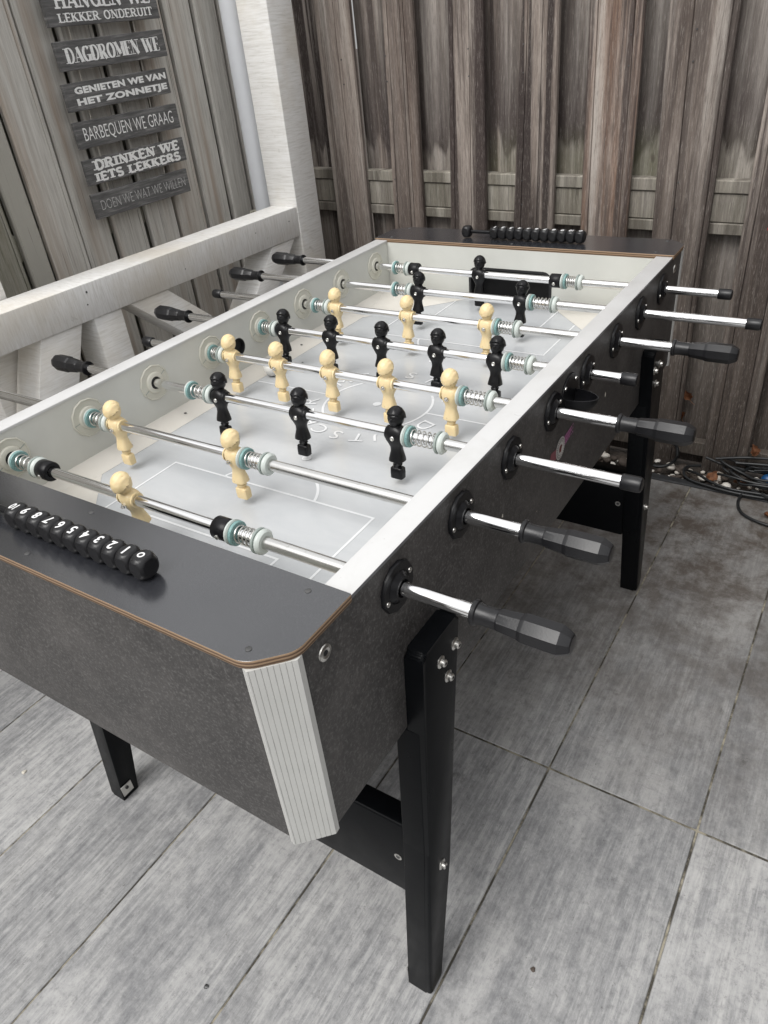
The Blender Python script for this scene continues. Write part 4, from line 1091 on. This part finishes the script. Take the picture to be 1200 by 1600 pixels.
def grip_mesh():
    """points along +X from 0"""
    bm = bmesh.new()
    st = [(0, .0128, 0), (.0006, .0140, 0), (.0034, .0142, 0), (.0050, .0136, 0), (.0062, .0118, 0), (.0110, .0109, 0), (.0200, .0108, 0), (.0280, .0112, .3), (.0300, .0120, 1), (.0440, .0132, 1), (.0500, .0139, 1), (.0525, .0141, 1),
          (.0560, .0153, 1), (.0580, .0157, 1), (.0900, .0158, 1), (.0935, .0155, 1), (.1000, .0128, 1), (.1040, .0105, 1), (.1050, .0092, 1), (.1055, .0040, 1)]
    def rf(k, th):
        o = math.cos(math.pi / 8) / math.cos(((th + math.pi / 8) % (math.pi / 4)) - math.pi / 8)
        return (1 - st[k][2]) + st[k][2] * o * 1.04
    add_lathe(bm, [(a, b) for a, b, _ in st], (1, 0, 0), (0, 0, 0), 32, 0, True, rf)
    me = fin(bm, 'grip', 12); me.materials.append(M['plastic_grip']); return me
grip_me = grip_mesh()
bm = bmesh.new(); add_lathe(bm, [(0, .0098), (.001, .0104), (.021, .0104), (.0245, .0096), (.026, .0075)], (1, 0, 0), (0, 0, 0), 24); tip_me = fin(bm, 'tip', 35); tip_me.materials.append(M['plastic_grip'])
def put(name, me, parent, loc, rot=(0, 0, 0)):
    o = bpy.data.objects.new(name, me); C.objects.link(o); o.parent = parent; o.location = loc; o.rotation_euler = rot; return o
def spring(parent, x0, x1, turns=4):
    bm = bmesh.new(); n = turns * 18
    add_tube(bm, [(x0 + (x1 - x0) * k / n, .0112 * math.cos(2*math.pi*turns*k/n), .0112 * math.sin(2*math.pi*turns*k/n)) for k in range(n + 1)], .00105, 6)
    link('spring', fin(bm, 'spring', 60), 'bolt_steel', parent)
def bumper(parent, x0, x1, side):
    """buffer pack: rubber ring, teal washer, spring, washer, rubber ring; side=-1 left wall, +1 right wall"""
    if side < 0:
        put('buffer', RM['thin'], parent, (x0, 0, 0)); put('washer', RM['teal'], parent, (x0 + .0031, 0, 0)); put('washer', RM['grey'], parent, (x1 - .0122, 0, 0)); put('buffer', RM['white'], parent, (x1 - .0086, 0, 0))
        spring(parent, x0 + .0078, x1 - .0124, 4)
    else:
        put('buffer', RM['white'], parent, (x0, 0, 0)) if x1 - x0 > .070 else put('buffer', RM['thin'], parent, (x0, 0, 0))
        a = x0 + (.0086 if x1 - x0 > .070 else .0031)
        put('washer', RM['grey'], parent, (a, 0, 0)); put('washer', RM['teal'], parent, (a + .0036, 0, 0))
        put('washer', RM['grey'], parent, (x1 - .0122, 0, 0)); put('buffer', RM['white'], parent, (x1 - .0086, 0, 0))
        spring(parent, a + .0083, x1 - .0124, 5)
rods = [
 dict(k='c', tilt=-9, fig=[-.060], L=(-.318, -.2565), Rr=(.1285, .184), col=[-.256, .1035], rg=.461, lt=-.62, lab='nearest rod, with one cream goalkeeper figure and a black grip close to the camera'),
 dict(k='c', tilt=0, fig=[-.262, -.002], L=(-.329, -.2775), Rr=(.0135, .068), rg=.450, lt=-.66, lab='second rod from the camera, with two cream figures and a grip at its right end'),
 dict(k='b', tilt=5, fig=[-.171, .004, .1855], L=(-.243, -.1865), Rr=(.201, .268), rt=.519, lg=-.523, lab='nearest rod with black figures, three of them, long bare steel end on the right'),
 dict(k='c', tilt=1, fig=[-.2815, -.1635, -.0455, .0755, .1965], L=(-.335, -.297), Rr=(.212, .2745), rg=.467, lt=-.502, lab='middle rod with five cream figures in a row'),
 dict(k='b', tilt=8, fig=[-.2715, -.1505, -.0315, .0900, .2075], L=(-.332, -.287), Rr=(.223, .277), rt=.426, lg=-.546, lab='middle rod with five black figures in a row'),
 dict(k='c', tilt=4, fig=[-.245, -.0625, .117], L=(-.305, -.2605), Rr=(.1325, .188), rg=.466, lt=-.585, lab='farthest rod with cream figures, three of them'),
 dict(k='b', tilt=9, fig=[-.123, .1245], L=(-.188, -.1385), Rr=(.140, .203), rt=.556, lg=-.586, lab='second rod from the far goal, with two black figures and a long bare right end'),
 dict(k='b', tilt=2, fig=[-.045], L=(-.279, -.2325), Rr=(.1555, .202), col=[-.232, .1295], rt=.478, lg=-.565, lab='farthest rod, with one black goalkeeper figure in front of the goal'),
]
for i, q in enumerate(rods):
    tt = R(q['tilt'])
    rt = thing('foosball_rod', q['lab'], 'foosball rod', (0, .15 * i, RZ), 'rods of the foosball table')
    cream = q['k'] == 'c'
    xr = q.get('rg') or q['rt']; xl = q.get('lg') or q['lt']
    xs0, xs1 = q['L'][0] + .002, q['Rr'][1] - .002
    bm = bmesh.new(); add_lathe(bm, [(xs0, .0078), (xs1, .0078)], (1, 0, 0), (0, 0, 0), 28); link('chrome_tube', fin(bm, 'tube', 40), 'chrome', rt)
    bm = bmesh.new(); add_lathe(bm, [(xs1, .0083), (WO + .004, .0083)], (1, 0, 0), (0, 0, 0), 28); link('sleeve', fin(bm, 'tube', 40), 'steel_dull', rt)
    bm = bmesh.new(); add_lathe(bm, [(WO + .0041, .0083), (xr + .004, .0083)], (1, 0, 0), (0, 0, 0), 28); link('push_tube', fin(bm, 'tube', 40), 'chrome', rt)
    bm = bmesh.new(); add_lathe(bm, [(xl - .004, .0083), (xs0, .0083)], (1, 0, 0), (0, 0, 0), 28); link('push_tube', fin(bm, 'tube', 40), 'steel_dull' if i < 2 else 'chrome', rt)
    if 'rg' in q: put('grip', grip_me, rt, (xr, 0, 0), (R(rnd.uniform(-6, 6)), 0, 0))
    else: put('end_cap', tip_me, rt, (xr, 0, 0))
    if 'lg' in q: put('grip', grip_me, rt, (xl, 0, 0), (R(rnd.uniform(0, 40)), 0, math.pi))
    else: put('end_cap', tip_me, rt, (xl, 0, 0), (0, 0, math.pi))
    bumper(rt, *q['L'], -1); bumper(rt, *q['Rr'], 1)
    for cx in q.get('col', []):
        o = put('collar', RM['collar'], rt, (cx, 0, 0)); put('screw', head_screw, o, (.012, -.0146, -.003), (R(10), 0, 0))
    for fx in q['fig']:
        # rotation about the rod axis; feet towards -Y for positive tilt
        rotx = tt * -1 + R(rnd.uniform(-.4, .4))
        pl = put('player', pm['player_cream' if cream else 'player_black'], rt, (fx, 0, 0), (rotx, 0, 0) if not cream else (-rotx, 0, math.pi))
        if cream: put('bolt', nut_me, pl, (0, .0125, -.0035), (0, 0, math.pi))
        else: put('screw', head_screw, pl, (0, -.0124, -.0035), (0, 0, 0))
# ball lying by the side strip
bm = bmesh.new(); bmesh.ops.create_icosphere(bm, subdivisions=4, radius=.0172)
tag(link('ball', fin(bm, 'ball', 60), 'ball_white', loc=(-.283, .556, ZP + .0178)), 'small white ball lying on the playfield by the left side strip', 'ball')

# ================================================================== SMALL THINGS BY THE FENCE
bm = bmesh.new()
for k in range(620):
    x, y = rnd.uniform(-.9, 1.25), rnd.uniform(1.676, 1.78)
    r_ = rnd.uniform(.006, .019); z = -.045 + r_ * .5 + rnd.uniform(0, .03)
    v0 = len(bm.verts)
    res = bmesh.ops.create_icosphere(bm, subdivisions=1 if r_ < .012 else 2, radius=r_)
    sx_, sy_, sz_ = rnd.uniform(.8, 1.4), rnd.uniform(.7, 1.1), rnd.uniform(.45, .75); rot = Matrix.Rotation(rnd.uniform(0, 6.28), 3, 'Z') @ Matrix.Rotation(rnd.uniform(-.5, .5), 3, 'X')
    for v_ in res['verts']:
        p = Vector((v_.co.x * sx_, v_.co.y * sy_, v_.co.z * sz_)); p *= 1 + .12 * noise.noise(p * 60 + Vector((k, 0, 0)))
        v_.co = rot @ p + Vector((x, y, z))
    dark = rnd.random() < .62
    for v_ in res['verts']:
        for f in v_.link_faces: f.material_index = 1 if dark else 0
simple('pebble_dark', (0.07, 0.055, 0.045), 0.8)
link('pebbles', fin(bm, 'pebbles', 60), ['pebble', 'pebble_dark'], kind='stuff')['label'] = 'pale and dark pebbles in the strip along the fence'
def leaf_mesh(L_=.04, Wd=.026, curl=.3, seed=0):
    bm = bmesh.new(); n, m_ = 8, 5; rows = []
    for i in range(n + 1):
        t_ = i / n; wd = Wd * math.sin(math.pi * min(1, t_ * .93 + .05)) ** .8 * (1 + .22 * math.sin(i * 2.3 + seed))
        rows.append([bm.verts.new((t_ * L_ - L_ / 2, (j / (m_ - 1) - .5) * wd, curl * .02 * ((j / (m_ - 1) - .5) ** 2 * 4 + math.sin(t_ * 3 + seed)) + .002 * noise.noise(Vector((i * .7, j * .9, seed))))) for j in range(m_)])
    for A, B in zip(rows, rows[1:]):
        for j in range(m_ - 1): bm.faces.new((A[j], B[j], B[j+1], A[j+1]))
    add_tube(bm, [(L_ / 2, 0, curl * .01), (L_ * .75, .002, curl * .012), (L_ * 1.0, .006, .004)], .0006, 4)
    r = bmesh.ops.solidify(bm, geom=list(bm.faces), thickness=.0004)
    return fin(bm, 'leaf', 50)
leaves = [((.540, FY - .008, .090), (R(80), R(75), R(20)), .040, 'curled brown leaf hanging by its stalk on the fence near the cable'),
 ((.315, FY + .030, .225), (R(85), R(60), R(5)), .040, 'brown leaf caught high in the fence gap, upper of two'),
 ((.300, FY + .030, .150), (R(80), R(70), R(30)), .038, 'brown leaf caught in the fence gap, lower of two'),
 ((.640, 1.552, .012), (R(10), R(-12), R(30)), .034, 'brown leaf lying on the tile inside the cable loop'),
 ((.445, 1.705, .006), (R(15), R(8), R(70)), .048, 'reddish brown leaf among pebbles under the cable'),
 ((.53, 1.70, .006), (R(-10), R(12), R(-30)), .044, 'brown leaf on the pebbles right of the cable'),
 ((.045, 1.70, .006), (R(20), R(8), R(10)), .045, 'brown leaf on pebbles seen left of the far leg'),
 ((.215, 1.735, .010), (R(20), R(-20), R(130)), .040, 'small brown leaf among pebbles right beside the far leg')]
for k, (lc, ro, L_, lab) in enumerate(leaves):
    o = tag(link('dead_leaf', leaf_mesh(L_, L_ * .7, .5, k), 'dead_leaf', loc=lc), lab, 'leaf', 'dead leaves by the fence'); o.rotation_euler = ro
# black cable in loose loops
def bez(P, n=10):
    out = []
    for i in range(len(P) - 1):
        p0, p1, p2, p3 = P[max(i-1, 0)], P[i], P[i+1], P[min(i+2, len(P)-1)]
        for k in range(n):
            t_ = k / n
            out.append(tuple(.5 * ((2*b) + (-a + c_) * t_ + (2*a - 5*b + 4*c_ - d_) * t_**2 + (-a + 3*b - 3*c_ + d_) * t_**3) for a, b, c_, d_ in zip(p0, p1, p2, p3)))
    out.append(tuple(P[-1])); return out
cab = thing('cable', 'tangle of black cable loops lying over kerb and pebbles at the fence foot', 'cable', (.6, 1.68, 0))
loops = [
 [(-.20, .07, .015), (-.24, .03, .02), (-.22, -.02, .012), (-.13, -.045, .012), (-.03, -.05, .012), (.08, -.03, .012), (.25, .01, .02), (.5, .03, .02)],
 [(-.19, .085, .04), (-.10, .06, .03), (-.02, .03, .02), (.08, .02, .025), (.25, .05, .03), (.5, .06, .02)],
 [(-.05, -.035, .014), (-.055, -.09, .007), (-.03, -.15, .007), (.04, -.18, .007), (.13, -.17, .007), (.3, -.10, .007), (.5, -.12, .007)],
 [(-.03, -.02, .015), (.03, -.06, .02), (.07, -.10, .02), (.12, -.14, .012), (.3, -.2, .007)],
 [(-.16, .07, .05), (-.06, .10, .06), (.04, .09, .07), (.16, .06, .05), (.4, .08, .03)],
 [(-.14, .03, .02), (-.10, .01, .03), (-.02, .0, .03), (.05, .02, .03), (.10, .06, .04), (.02, .09, .05), (-.10, .085, .04)],
 [(-.24, .05, .0), (-.20, .02, .012), (-.15, -.02, .016), (-.09, -.04, .016), (.0, -.038, .018), (.1, -.05, .02), (.3, -.04, .02)]]
for k in range(5):
    cx, cy, r1, r2, ph = rnd.uniform(-.12, .22), rnd.uniform(.0, .07), rnd.uniform(.07, .15), rnd.uniform(.03, .065), rnd.uniform(0, 6)
    n_ = rnd.randint(9, 14)
    loops.append([(cx + r1 * (1 + .25 * math.sin(j * 1.7 + ph)) * math.cos(ph + j * .55), min(.095, cy + r2 * math.sin(ph + j * .55)), .012 + .012 * k * .5 + .018 * abs(math.sin(j * .9 + ph))) for j in range(n_)])
for P in loops:
    bm = bmesh.new(); add_tube(bm, bez(P, 12), .0044, 10); link('cable_loop', fin(bm, 'cable', 60), 'cable_black', cab)
bm = bmesh.new(); add_tube(bm, [(.27 + .055 * math.cos(a), 1.735 + .012 * math.sin(a * 1.3), .045 + .055 * math.sin(a)) for a in [R(6 * k) for k in range(70)]], .005, 8)
tag(link('cable', fin(bm, 'c2', 60), 'cable_black'), 'single coil of black cable standing against the fence behind the far leg', 'cable')
bm = bmesh.new(); bmesh.ops.create_uvsphere(bm, u_segments=24, v_segments=14, radius=.020)
tag(link('ball', fin(bm, 'b', 60), 'ball_blue', loc=(.600, 1.775, -.006)), 'small blue ball on the pebbles at the right edge', 'ball')
# crumbs of leaf litter on the tiles
for k, (x, y, s_, lab) in enumerate(((-.616, -.125, .005, 'tiny yellowish crumb on the tile at lower left'), (.059, -.240, .004, 'tiny dark crumb on the tile at the bottom'), (.520, .056, .004, 'tiny brown crumb on the tile right of the near leg'))):
    bm = bmesh.new(); bmesh.ops.create_icosphere(bm, subdivisions=2, radius=s_)
    for v_ in bm.verts: v_.co *= 1 + .5 * noise.noise(v_.co * 300 + Vector((k, 0, 0))); v_.co.z *= .5
    tag(link('crumb', fin(bm, 'crumb', 50), ['chip_white', 'screw_dark', 'pebble_dark'][k], loc=(x, y, s_ * .3)), lab, 'litter')
